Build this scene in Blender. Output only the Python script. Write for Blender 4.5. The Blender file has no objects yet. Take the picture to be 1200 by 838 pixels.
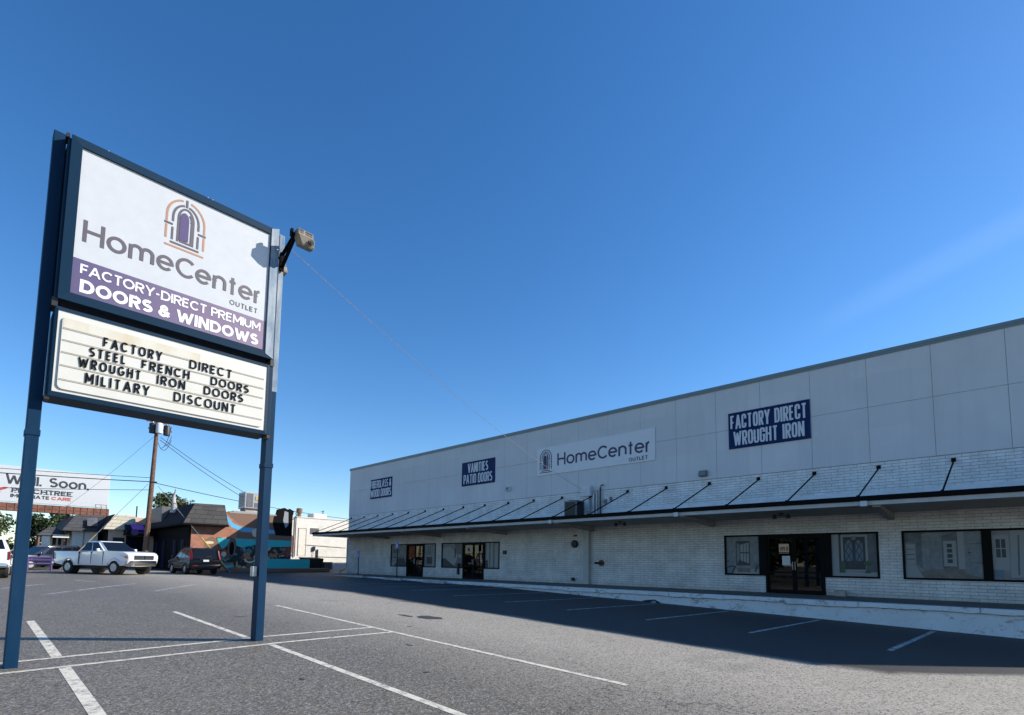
import bpy, bmesh, math, random
from mathutils import Vector, Matrix
random.seed(7)
R = math.radians
C = bpy.context.scene.collection
S = bpy.context.scene
LIFT = 1.7            # everything is laid out relative to the eye height, then lifted so the ground is near z = 0

# ------------------------------------------------------------------ camera
cam = bpy.data.cameras.new('camera')
co = bpy.data.objects.new('camera', cam); C.objects.link(co)
cx, cy, cz = Vector((.729203, .684192, .012056)), Vector((.049676, -.070499, .996274)), Vector((.682492, -.725887, -.085396))
m = Matrix((cx, cy, cz)).transposed().to_4x4(); m.translation = (0, 0, LIFT)
co.matrix_world = m
cam.sensor_width = 36; cam.lens = 36*600.6/1200; cam.shift_y = (607.5-419)/1200
cam.clip_start = .05; cam.clip_end = 3000
S.camera = co

# ------------------------------------------------------------------ sky and sun
AZ, EL = R(41), R(30.6)
world = bpy.data.worlds.new('World'); S.world = world; world.use_nodes = True
nt = world.node_tree; nt.nodes.clear()
N, L = nt.nodes.new, nt.links.new
out = N('ShaderNodeOutputWorld'); bg = N('ShaderNodeBackground'); sky = N('ShaderNodeTexSky')
sky.sky_type = 'NISHITA'; sky.sun_disc = False; sky.sun_elevation = EL; sky.sun_rotation = AZ
sky.air_density = 1.0; sky.dust_density = .2; sky.ozone_density = 3.0; sky.altitude = 200
bg.inputs['Strength'].default_value = .1
# a faint old contrail, a real band across the sky dome
tc = N('ShaderNodeTexCoord')
d1 = Vector((.04900, .89516, .44304)); d2 = Vector((-.13909, .90829, .39453))
nrm = d1.cross(d2).normalized()
dn = N('ShaderNodeVectorMath'); dn.operation = 'DOT_PRODUCT'; dn.inputs[1].default_value = nrm
L(tc.outputs['Generated'], dn.inputs[0])
ab = N('ShaderNodeMath'); ab.operation = 'ABSOLUTE'; L(dn.outputs['Value'], ab.inputs[0])
mr = N('ShaderNodeMapRange'); mr.interpolation_type = 'SMOOTHSTEP'
mr.inputs['From Min'].default_value = .003; mr.inputs['From Max'].default_value = .028
mr.inputs['To Min'].default_value = 1; mr.inputs['To Max'].default_value = 0
L(ab.outputs[0], mr.inputs['Value'])
de = N('ShaderNodeVectorMath'); de.operation = 'DOT_PRODUCT'; de.inputs[1].default_value = d1
L(tc.outputs['Generated'], de.inputs[0])
me = N('ShaderNodeMapRange'); me.interpolation_type = 'SMOOTHSTEP'
me.inputs['From Min'].default_value = .955; me.inputs['From Max'].default_value = .999
L(de.outputs['Value'], me.inputs['Value'])
mu = N('ShaderNodeMath'); mu.operation = 'MULTIPLY'; L(mr.outputs[0], mu.inputs[0]); L(me.outputs[0], mu.inputs[1])
m2 = N('ShaderNodeMath'); m2.operation = 'MULTIPLY'; m2.inputs[1].default_value = .028; L(mu.outputs[0], m2.inputs[0])
mx = N('ShaderNodeMix'); mx.data_type = 'RGBA'
hs = N('ShaderNodeHueSaturation'); hs.inputs['Saturation'].default_value = 1.27; hs.inputs['Value'].default_value = 1.36; hs.inputs['Hue'].default_value = .504
L(sky.outputs[0], hs.inputs['Color'])
L(m2.outputs[0], mx.inputs['Factor']); L(hs.outputs[0], mx.inputs['A']); mx.inputs['B'].default_value = (10, 12, 15, 1)
L(mx.outputs['Result'], bg.inputs['Color']); L(bg.outputs[0], out.inputs[0])

sl = bpy.data.lights.new('sun', 'SUN'); sl.energy = 4.9; sl.angle = R(.5); sl.color = (1, .93, .83)
so = bpy.data.objects.new('sun', sl); C.objects.link(so)
sdir = Vector((math.cos(EL)*math.sin(AZ), math.cos(EL)*math.cos(AZ), math.sin(EL)))
so.rotation_euler = sdir.to_track_quat('Z', 'Y').to_euler(); so.location = sdir*80
vs = S.view_settings
vs.view_transform = 'Standard'; vs.look = 'None'; vs.gamma = 1; vs.exposure = .48; vs.use_curve_mapping = False
S.cycles.max_bounces = 6; S.cycles.diffuse_bounces = 3; S.cycles.glossy_bounces = 3
S.cycles.transparent_max_bounces = 12

# ------------------------------------------------------------------ materials
MATS = {}
def mat(name, col, rough=.6, metal=0., var=.0, vscale=3., bump=0., bscale=40., spec=.5, coat=0., emit=None):
    if name in MATS: return MATS[name]
    m = bpy.data.materials.new(name); m.use_nodes = True; t = m.node_tree
    b = t.nodes['Principled BSDF']
    b.inputs['Base Color'].default_value = (*col, 1); b.inputs['Roughness'].default_value = rough
    b.inputs['Metallic'].default_value = metal; b.inputs['Specular IOR Level'].default_value = spec
    b.inputs['Coat Weight'].default_value = coat
    tcn = t.nodes.new('ShaderNodeTexCoord')
    if var:
        n = t.nodes.new('ShaderNodeTexNoise'); n.inputs['Scale'].default_value = vscale; n.inputs['Detail'].default_value = 5
        n.inputs['Roughness'].default_value = .65
        t.links.new(tcn.outputs['Object'], n.inputs['Vector'])
        r = t.nodes.new('ShaderNodeMapRange'); r.inputs['From Min'].default_value = .3; r.inputs['From Max'].default_value = .7
        r.inputs['To Min'].default_value = 1-var; r.inputs['To Max'].default_value = 1+var*.6
        t.links.new(n.outputs['Fac'], r.inputs['Value'])
        mm = t.nodes.new('ShaderNodeVectorMath'); mm.operation = 'SCALE'; mm.inputs[0].default_value = col
        t.links.new(r.outputs[0], mm.inputs['Scale']); t.links.new(mm.outputs[0], b.inputs['Base Color'])
    if bump:
        n2 = t.nodes.new('ShaderNodeTexNoise'); n2.inputs['Scale'].default_value = bscale; n2.inputs['Detail'].default_value = 4
        t.links.new(tcn.outputs['Object'], n2.inputs['Vector'])
        bp = t.nodes.new('ShaderNodeBump'); bp.inputs['Strength'].default_value = bump; bp.inputs['Distance'].default_value = .01
        t.links.new(n2.outputs['Fac'], bp.inputs['Height']); t.links.new(bp.outputs[0], b.inputs['Normal'])
    MATS[name] = m
    return m

class NB:                                                   # small node-building helper
    def __init__(s, name, rough=.8):
        s.m = bpy.data.materials.new(name); s.m.use_nodes = True; s.t = s.m.node_tree
        s.b = s.t.nodes['Principled BSDF']; s.b.inputs['Roughness'].default_value = rough
        s.tc = s.t.nodes.new('ShaderNodeTexCoord'); MATS[name] = s.m
    def n(s, k): return s.t.nodes.new(k)
    def l(s, a, b): s.t.links.new(a, b)
    def noise(s, scale, detail=4, rough=.6, vec=None, out='Fac'):
        n = s.n('ShaderNodeTexNoise'); n.inputs['Scale'].default_value = scale; n.inputs['Detail'].default_value = detail
        n.inputs['Roughness'].default_value = rough
        s.l(vec or s.tc.outputs['Object'], n.inputs['Vector']); return n.outputs[out]
    def ramp(s, v, a, b, c=0., d=1.):
        r = s.n('ShaderNodeMapRange'); s.l(v, r.inputs['Value'])
        for k, x in zip(('From Min', 'From Max', 'To Min', 'To Max'), (a, b, c, d)): r.inputs[k].default_value = x
        return r.outputs[0]
    def mix(s, f, a, b, mode='MIX'):
        x = s.n('ShaderNodeMix'); x.data_type = 'RGBA'; x.blend_type = mode
        for k, v in (('Factor', f), ('A', a), ('B', b)):
            if isinstance(v, bpy.types.NodeSocket): s.l(v, x.inputs[k])
            elif k == 'Factor': x.inputs[k].default_value = v
            else: x.inputs[k].default_value = (*v, 1)
        return x.outputs['Result']
    def mul(s, a, b):
        x = s.n('ShaderNodeMath'); x.operation = 'MULTIPLY'
        for i, v in enumerate((a, b)):
            if isinstance(v, bpy.types.NodeSocket): s.l(v, x.inputs[i])
            else: x.inputs[i].default_value = v
        return x.outputs[0]
    def vec(s, sx, sy, sz):
        x = s.n('ShaderNodeMapping'); x.inputs['Scale'].default_value = (sx, sy, sz); s.l(s.tc.outputs['Object'], x.inputs['Vector']); return x.outputs[0]
    def bump(s, h, strength, dist=.01, prev=None):
        x = s.n('ShaderNodeBump'); x.inputs['Strength'].default_value = strength; x.inputs['Distance'].default_value = dist
        s.l(h, x.inputs['Height'])
        if prev: s.l(prev, x.inputs['Normal'])
        s.l(x.outputs[0], s.b.inputs['Normal']); return x.outputs[0]
    def col(s, c): s.l(c, s.b.inputs['Base Color'])

# asphalt
GX = -150.                                # the ground's own origin along X
GY = 0.                                    # the ground's own origin along Y
a = NB('asphalt', .62)
big = a.ramp(a.noise(.12, 5, .6), .3, .7, .0, 1.)
mid = a.ramp(a.noise(1.6, 6, .7), .3, .72, 0, 1)
c = a.mix(big, (.145, .125, .094), (.190, .166, .126))
c = a.mix(a.mul(mid, .5), c, (.105, .102, .098))
streak = a.noise(1., 4, .6, a.vec(.25, 2.2, 1))
c = a.mix(a.mul(a.ramp(streak, .55, .75), .3), c, (.19, .185, .175))
# aisle colour carries extra sunlit brightness; the dark zone paints the shop's cast shadow
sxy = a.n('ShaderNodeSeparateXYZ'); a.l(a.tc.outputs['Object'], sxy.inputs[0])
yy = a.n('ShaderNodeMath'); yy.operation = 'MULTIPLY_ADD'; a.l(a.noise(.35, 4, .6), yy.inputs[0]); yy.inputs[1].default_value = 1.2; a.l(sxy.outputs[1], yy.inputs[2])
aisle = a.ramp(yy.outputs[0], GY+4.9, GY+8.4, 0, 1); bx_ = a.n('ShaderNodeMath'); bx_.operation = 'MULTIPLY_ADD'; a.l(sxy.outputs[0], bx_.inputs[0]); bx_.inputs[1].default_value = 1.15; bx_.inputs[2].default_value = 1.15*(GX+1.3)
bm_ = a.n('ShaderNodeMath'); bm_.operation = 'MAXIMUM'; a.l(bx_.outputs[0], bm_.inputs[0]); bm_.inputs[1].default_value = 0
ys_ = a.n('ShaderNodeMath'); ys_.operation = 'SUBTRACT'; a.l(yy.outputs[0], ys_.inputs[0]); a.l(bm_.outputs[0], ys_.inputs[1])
painted_shade = a.ramp(ys_.outputs[0], GY+10.35, GY+10.75, 0, 1)
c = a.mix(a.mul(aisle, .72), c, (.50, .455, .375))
v = a.n('ShaderNodeTexVoronoi'); v.inputs['Scale'].default_value = 55; a.l(a.tc.outputs['Object'], v.inputs['Vector'])
sp = a.n('ShaderNodeSeparateColor'); a.l(v.outputs['Color'], sp.inputs[0])
c = a.mix(a.ramp(sp.outputs[0], .72, .95, 0, .75), c, (.33, .32, .30))
c = a.mix(a.ramp(sp.outputs[1], .62, .9, 0, .75), c, (.035, .035, .037))
v3 = a.n('ShaderNodeTexVoronoi'); v3.inputs['Scale'].default_value = 32; a.l(a.tc.outputs['Object'], v3.inputs['Vector'])
sp3 = a.n('ShaderNodeSeparateColor'); a.l(v3.outputs['Color'], sp3.inputs[0])
c = a.mix(a.ramp(sp3.outputs[0], .70, .95, 0, .24), c, (.38, .35, .29))
c = a.mix(a.ramp(sp3.outputs[1], .70, .95, 0, .28), c, (.06, .056, .05))
c = a.mix(a.mul(painted_shade, .94), c, (.030, .030, .031))
oil = a.ramp(a.noise(.55, 3, .5), .66, .76, 0, .25)
c = a.mix(oil, c, (.06, .06, .062))
v2 = a.n('ShaderNodeTexVoronoi'); v2.feature = 'DISTANCE_TO_EDGE'; v2.inputs['Scale'].default_value = .16
wn = a.noise(.9, 5, .6, out='Color')
vm = a.n('ShaderNodeVectorMath'); vm.operation = 'MULTIPLY_ADD'; a.l(wn, vm.inputs[0]); vm.inputs[1].default_value = (2, 2, 2); a.l(a.tc.outputs['Object'], vm.inputs[2])
a.l(vm.outputs[0], v2.inputs['Vector'])
crack = a.mul(a.ramp(v2.outputs['Distance'], .0, .0028, 1, 0), a.ramp(a.noise(.3, 2), .42, .55, 0, .8))
c = a.mix(crack, c, (.03, .03, .03))
a.b.inputs['Specular IOR Level'].default_value = .3
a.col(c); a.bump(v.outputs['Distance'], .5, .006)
# painted parking line
a = NB('line_paint', .7)
w = a.ramp(a.noise(9, 7, .8), .38, .52)
c = a.mix(w, (.24, .225, .195), (.66, .62, .52)); a.col(c); a.bump(a.noise(60, 3), .3, .004)
a = NB('worn_line_paint', .8)
w = a.ramp(a.noise(3.5, 6, .8), .40, .62)
c = a.mix(w, (.15, .145, .14), (.55, .53, .49)); a.col(c)
# painted brick: long oversize bricks, one axis of the wall is chosen by 'axes'
def brick_mat(name, c1, c2, mort, bw=.40, rh=.1016, axes='xz', bumpd=.012, vdirt=.3, wear=0.):
    a = NB(name, .65)
    sx = a.n('ShaderNodeSeparateXYZ'); a.l(a.tc.outputs['Object'], sx.inputs[0])
    cb = a.n('ShaderNodeCombineXYZ'); a.l(sx.outputs['XYZ'.index(axes[0].upper())], cb.inputs[0]); a.l(sx.outputs[2], cb.inputs[1])
    b = a.n('ShaderNodeTexBrick'); a.l(cb.outputs[0], b.inputs['Vector']); b.inputs['Scale'].default_value = 1
    b.inputs['Brick Width'].default_value = bw; b.inputs['Row Height'].default_value = rh; b.inputs['Mortar Size'].default_value = .007
    b.inputs['Mortar Smooth'].default_value = .25; b.offset = .5
    b.inputs['Color1'].default_value = (*c1, 1); b.inputs['Color2'].default_value = (*c2, 1); b.inputs['Mortar'].default_value = (*mort, 1)
    d = a.ramp(a.noise(1.3, 6, .7), .3, .7, 1-vdirt, 1.08)
    fine = a.ramp(a.noise(14, 4, .7), .3, .7, .86, 1.06)
    vv = a.n('ShaderNodeVectorMath'); vv.operation = 'SCALE'; a.l(b.outputs['Color'], vv.inputs[0]); a.l(a.mul(d, fine), vv.inputs['Scale'])
    cc = vv.outputs[0]
    if wear:                                                 # peeling paint, and splashed dirt along the foot of the wall
        pe = a.mul(a.ramp(a.noise(3.2, 8, .8), .60, .68, 0, wear), a.ramp(a.noise(.45, 3), .42, .6)); cc = a.mix(pe, cc, (.30, .25, .21))
        zz = a.n('ShaderNodeMath'); zz.operation = 'MULTIPLY_ADD'; a.l(a.noise(1.7, 6, .75), zz.inputs[0]); zz.inputs[1].default_value = -.7; a.l(sx.outputs[2], zz.inputs[2])
        cc = a.mix(a.ramp(zz.outputs[0], -.42, -.10, .75*wear, 0), cc, (.27, .245, .21))
        ru = a.mul(a.ramp(a.noise(1., 4, .6, a.vec(2.6, 1, .10)), .58, .74, 0, .4), wear); cc = a.mix(ru, cc, (.42, .39, .34))
    a.col(cc); inv = a.ramp(b.outputs['Fac'], 0, 1, 1, 0)
    p = a.bump(inv, .8, bumpd); a.bump(a.noise(30, 4), .25, .006, p)
    return a.m
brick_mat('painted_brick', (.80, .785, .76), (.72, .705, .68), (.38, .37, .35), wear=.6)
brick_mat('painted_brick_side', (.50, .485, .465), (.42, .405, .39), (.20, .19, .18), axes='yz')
brick_mat('red_brick', (.50, .20, .11), (.40, .15, .085), (.30, .26, .22), .22, .075, 'yz', .01)
brick_mat('red_brick_side', (.30, .12, .08), (.22, .09, .06), (.28, .24, .2), .22, .075, 'xz', .01)
brick_mat('white_block', (.80, .78, .72), (.74, .72, .66), (.62, .60, .55), .40, .20, 'yz', .006, .12)
# stucco panels
a = NB('stucco', .88)
c = a.mix(a.ramp(a.noise(.5, 5, .6), .35, .7), (.56, .555, .55), (.62, .615, .61))
fl = a.n('ShaderNodeVectorMath'); fl.operation = 'FLOOR'; mp = a.n('ShaderNodeMapping'); mp.inputs['Scale'].default_value = (1/1.785, 0, 1/1.9); mp.inputs['Location'].default_value = (-.68, 0, -1.1)
a.l(a.tc.outputs['Object'], mp.inputs['Vector']); a.l(mp.outputs[0], fl.inputs[0])
wnz = a.n('ShaderNodeTexWhiteNoise'); a.l(fl.outputs[0], wnz.inputs['Vector']); c = a.mix(a.ramp(wnz.outputs['Value'], 0, 1, 0, .35), c, (.47, .47, .475))
c = a.mix(a.ramp(a.noise(.9, 6, .7), .60, .72, 0, .4), c, (.66, .66, .65))
st = a.ramp(a.noise(1., 5, .6, a.vec(3.2, 3.2, .12)), .48, .75, 0, .28)
c = a.mix(st, c, (.45, .445, .43))
c = a.mix(a.ramp(a.noise(90, 3), .55, .75, 0, .25), c, (.34, .34, .34))
a.col(c); a.bump(a.noise(120, 4), .35, .006)
# painted dock face: peeling white paint on concrete
a = NB('dock_paint', .75)
w = a.ramp(a.noise(2.2, 8, .75, a.vec(.7, 1, 1.5)), .57, .63)
c = a.mix(a.ramp(a.noise(.7, 4), .3, .7), (.74, .74, .73), (.62, .62, .61))
c = a.mix(a.mul(w, .8), c, (.23, .21, .18))
c = a.mix(a.ramp(a.noise(5, 6, .8), .56, .70, 0, .7), c, (.16, .15, .13))
c = a.mix(a.ramp(a.noise(1.1, 5, .7, a.vec(1, 1, .25)), .56, .72, 0, .55), c, (.30, .28, .25))
a.col(c); a.bump(a.noise(8, 6), .5, .02)
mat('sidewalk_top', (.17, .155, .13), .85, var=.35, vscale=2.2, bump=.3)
mat('concrete', (.38, .36, .33), .85, var=.3, vscale=4, bump=.4)
mat('bronze', (.004, .0038, .0038), .6, spec=.12)
mat('gutter_black', (.004, .004, .0045), .7, spec=.1)
mat('fascia', (.45, .45, .44), .55, var=.15)
mat('soffit', (.33, .31, .27), .75, var=.2)
mat('flashing', (.60, .61, .62), .6, var=.18, vscale=1.5)
mat('cap_metal', (.16, .19, .19), .45, .3)
mat('joint_dark', (.2, .2, .2), .9)
mat('roof_felt', (.25, .25, .25), .9, var=.2)
mat('dark_interior', (.03, .03, .03), .9)
mat('panel_white', (.62, .63, .64), .5, var=.04)
mat('panel_navy', (.004, .020, .085), .6, var=.1, spec=.15)
mat('navy_letter', (.018, .018, .07), .5)
mat('pale_letter', (.55, .57, .60), .5)
mat('white_letter', (.80, .80, .80), .5)
mat('black_letter', (.006, .006, .006), .7, spec=.1)
mat('grey_letter', (.105, .09, .105), .5)
mat('orange_letter', (.42, .215, .125), .5)
mat('violet', (.075, .052, .15), .5)
mat('pipe_paint', (.42, .42, .41), .5, var=.1)
mat('galv', (.42, .43, .44), .42, .6, var=.3, vscale=8)
mat('dark_metal', (.022, .022, .024), .5, .2)
mat('mid_metal', (.14, .14, .145), .5, .3, var=.2)
mat('beige_metal', (.23, .195, .145), .6, var=.25, vscale=14)
mat('chrome', (.62, .62, .63), .16, 1.)
mat('tyre', (.012, .012, .012), .85)
mat('lamp_lens', (.20, .20, .19), .15)
mat('car_white', (.74, .75, .76), .22, coat=.7)
mat('car_black', (.003, .005, .009), .3, spec=.15, coat=.1)
mat('car_blue', (.012, .018, .035), .14, coat=1.)
mat('car_glass', (.006, .008, .011), .06, spec=.4)
mat('car_red', (.20, .006, .008), .3)
mat('car_amber', (.55, .2, .04), .25)
mat('car_lamp', (.62, .62, .60), .1)
mat('car_trim', (.02, .02, .02), .6)
mat('wood_pole', (.15, .085, .055), .85, var=.45, vscale=6, bump=.5)
mat('rust', (.20, .085, .055), .85, var=.4, vscale=2)
mat('tan_shingle', (.50, .45, .33), .85, var=.2)
mat('pink_wall', (.62, .44, .34), .8, var=.12)
mat('cream_wall', (.74, .71, .63), .8, var=.1)
mat('navy_and_shade', (.006, .007, .016), .8, var=.3, spec=.15)
mat('black_paint_and_shade', (.005, .005, .006), .8, spec=.1)
mat('teal_paint', (.04, .46, .47), .6, var=.1)
mat('sky_paint', (.10, .42, .66), .6, var=.1)
mat('purple_paint', (.08, .045, .17), .45)
mat('magenta_paint', (.42, .06, .46), .5)
mat('cream_paint', (.66, .54, .36), .6)
mat('red_paint', (.46, .06, .04), .6)
mat('blue_paint', (.05, .06, .36), .6)
mat('green_paint', (.16, .38, .07), .6)
mat('brown_paint', (.20, .11, .07), .7)
mat('figure_plaster', (.45, .43, .42), .7, var=.4, vscale=3)
mat('dull_red', (.13, .035, .03), .7)
mat('guard_yellow', (.50, .36, .09), .5); mat('guard_tan', (.42, .32, .18), .6)
mat('cable_dark', (.03, .03, .032), .6)
mat('cable_pale', (.26, .28, .31), .5)
mat('sign_blue', (.02, .09, .34), .4)
mat('purple_glass', (.05, .02, .2), .4)
mat('mortar_roof', (.32, .31, .29), .9, var=.2)
# signs with a little weather
def weather(name, base, worn, lo, hi, rough=.4, scale=3, stretch=(1, 1, .25)):
    a = NB(name, rough)
    w = a.ramp(a.noise(scale, 7, .7, a.vec(*stretch)), lo, hi)
    a.col(a.mix(w, base, worn)); a.bump(a.noise(20, 3), .12, .004); return a.m
weather('post_blue', (.003, .027, .068), (.010, .042, .09), .45, .85, .6).node_tree.nodes['Principled BSDF'].inputs['Specular IOR Level'].default_value = .12
weather('post_worn', (.05, .12, .20), (.30, .34, .37), .42, .66)
weather('cabinet_blue', (.005, .027, .058), (.014, .045, .08), .60, .8, .55).node_tree.nodes['Principled BSDF'].inputs['Specular IOR Level'].default_value = .15
weather('marquee_frame', (.45, .44, .40), (.30, .29, .26), .5, .75)
a = NB('marquee_face', .45)
c = a.mix(a.ramp(a.noise(2.2, 5, .6), .45, .75, 0, .5), (.61, .60, .55), (.53, .51, .43))
a.col(c)
a = NB('marquee_stained', .45)
c = a.mix(a.ramp(a.noise(2.6, 5, .6, a.vec(1, 1, .4)), .40, .66), (.61, .585, .50), (.54, .47, .33))
a.col(c)
mat('marquee_rail', (.40, .37, .30), .6)
a = NB('sign_face', .35); a.col(a.mix(a.ramp(a.noise(5, 5), .35, .7), (.545, .565, .58), (.51, .53, .545)))
# printed violet band that fades to mauve along the sign
a = NB('violet_band', .4)
sx = a.n('ShaderNodeSeparateXYZ'); a.l(a.tc.outputs['Object'], sx.inputs[0])
f1 = a.ramp(sx.outputs[1], -1.3, 1.3)
c = a.mix(f1, (.105, .08, .24), (.38, .26, .38)); c = a.mix(a.ramp(sx.outputs[2], 2.3, 2.72, 0, .55), c, (.10, .085, .12))
a.col(c)
a = NB('street_art', .6)                                  # dense many coloured spray paint shapes
wn = a.noise(1.1, 3, .5, out='Color'); vm = a.n('ShaderNodeVectorMath'); vm.operation = 'MULTIPLY_ADD'; a.l(wn, vm.inputs[0]); vm.inputs[1].default_value = (1.6, 1.6, 1.6); a.l(a.tc.outputs['Object'], vm.inputs[2])
v = a.n('ShaderNodeTexVoronoi'); v.inputs['Scale'].default_value = 2.3; a.l(vm.outputs[0], v.inputs['Vector'])
sp = a.n('ShaderNodeSeparateColor'); a.l(v.outputs['Color'], sp.inputs[0])
cr = a.n('ShaderNodeValToRGB'); a.l(sp.outputs[0], cr.inputs[0]); cr.color_ramp.interpolation = 'CONSTANT'
els = cr.color_ramp.elements; els[0].color = (.012, .012, .014, 1); els[1].position = .35; els[1].color = (.20, .08, .05, 1)
for p_, c_ in ((.5, (.36, .16, .09, 1)), (.62, (.03, .25, .27, 1)), (.72, (.42, .30, .12, 1)), (.8, (.35, .05, .04, 1)), (.88, (.05, .05, .22, 1)), (.94, (.50, .45, .36, 1))):
    e_ = els.new(p_); e_.color = c_
v2 = a.n('ShaderNodeTexVoronoi'); v2.feature = 'DISTANCE_TO_EDGE'; v2.inputs['Scale'].default_value = 2.3; a.l(vm.outputs[0], v2.inputs['Vector'])
a.col(a.mix(a.ramp(v2.outputs['Distance'], .03, .06, 1, 0), cr.outputs[0], (.012, .012, .012)))
def shingle(name, c1, c2, rough=.9, row=.28):
    a = NB(name, rough)
    sx = a.n('ShaderNodeSeparateXYZ'); a.l(a.tc.outputs['Object'], sx.inputs[0])
    ad = a.n('ShaderNodeMath'); ad.operation = 'ADD'; a.l(sx.outputs[0], ad.inputs[0]); a.l(sx.outputs[1], ad.inputs[1])
    cb = a.n('ShaderNodeCombineXYZ'); a.l(ad.outputs[0], cb.inputs[0]); a.l(sx.outputs[2], cb.inputs[1])
    b = a.n('ShaderNodeTexBrick'); a.l(cb.outputs[0], b.inputs['Vector']); b.inputs['Scale'].default_value = 1
    b.inputs['Brick Width'].default_value = .9; b.inputs['Row Height'].default_value = row; b.inputs['Mortar Size'].default_value = .02
    b.inputs['Color1'].default_value = (*c1, 1); b.inputs['Color2'].default_value = (*c2, 1); b.inputs['Mortar'].default_value = (c1[0]*.4, c1[1]*.4, c1[2]*.4, 1)
    a.col(a.mix(a.ramp(a.noise(2, 5), .4, .7, 0, .4), b.outputs['Color'], c2)); a.bump(a.ramp(b.outputs['Fac'], 0, 1, 1, 0), .6, .02)
    return a.m
shingle('dark_shingle', (.042, .042, .041), (.07, .067, .064), row=.33)
shingle('pale_shingle', (.50, .46, .36), (.42, .38, .30), row=.3)
shingle('grey_shingle', (.07, .07, .075), (.05, .05, .055), row=.25)
# glass: see-through with a real mirror-like sheen
def glass(name, tint, rough=.02):
    m = bpy.data.materials.new(name); m.use_nodes = True; t = m.node_tree; t.nodes.clear()
    o = t.nodes.new('ShaderNodeOutputMaterial'); mixs = t.nodes.new('ShaderNodeMixShader')
    tr = t.nodes.new('ShaderNodeBsdfTransparent'); tr.inputs[0].default_value = (*tint, 1)
    gl = t.nodes.new('ShaderNodeBsdfGlossy'); gl.inputs['Roughness'].default_value = rough
    fr = t.nodes.new('ShaderNodeFresnel'); fr.inputs['IOR'].default_value = 1.5
    t.links.new(fr.outputs[0], mixs.inputs[0]); t.links.new(tr.outputs[0], mixs.inputs[1]); t.links.new(gl.outputs[0], mixs.inputs[2])
    t.links.new(mixs.outputs[0], o.inputs[0]); MATS[name] = m
glass('shop_glass', (.62, .65, .66)); glass('tinted_glass', (.25, .27, .28)); 
a = NB('leaf', .6)
oi = a.n('ShaderNodeObjectInfo')
c = a.mix(a.ramp(a.noise(.6, 4, .6), .35, .7), (.042, .064, .018), (.09, .108, .034)); a.col(c)
a = NB('leaf_dark', .6)
c = a.mix(a.ramp(a.noise(.6, 4, .6), .35, .7), (.022, .042, .015), (.055, .08, .026)); a.col(c)
mat('bark', (.09, .07, .05), .9, var=.3)

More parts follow.
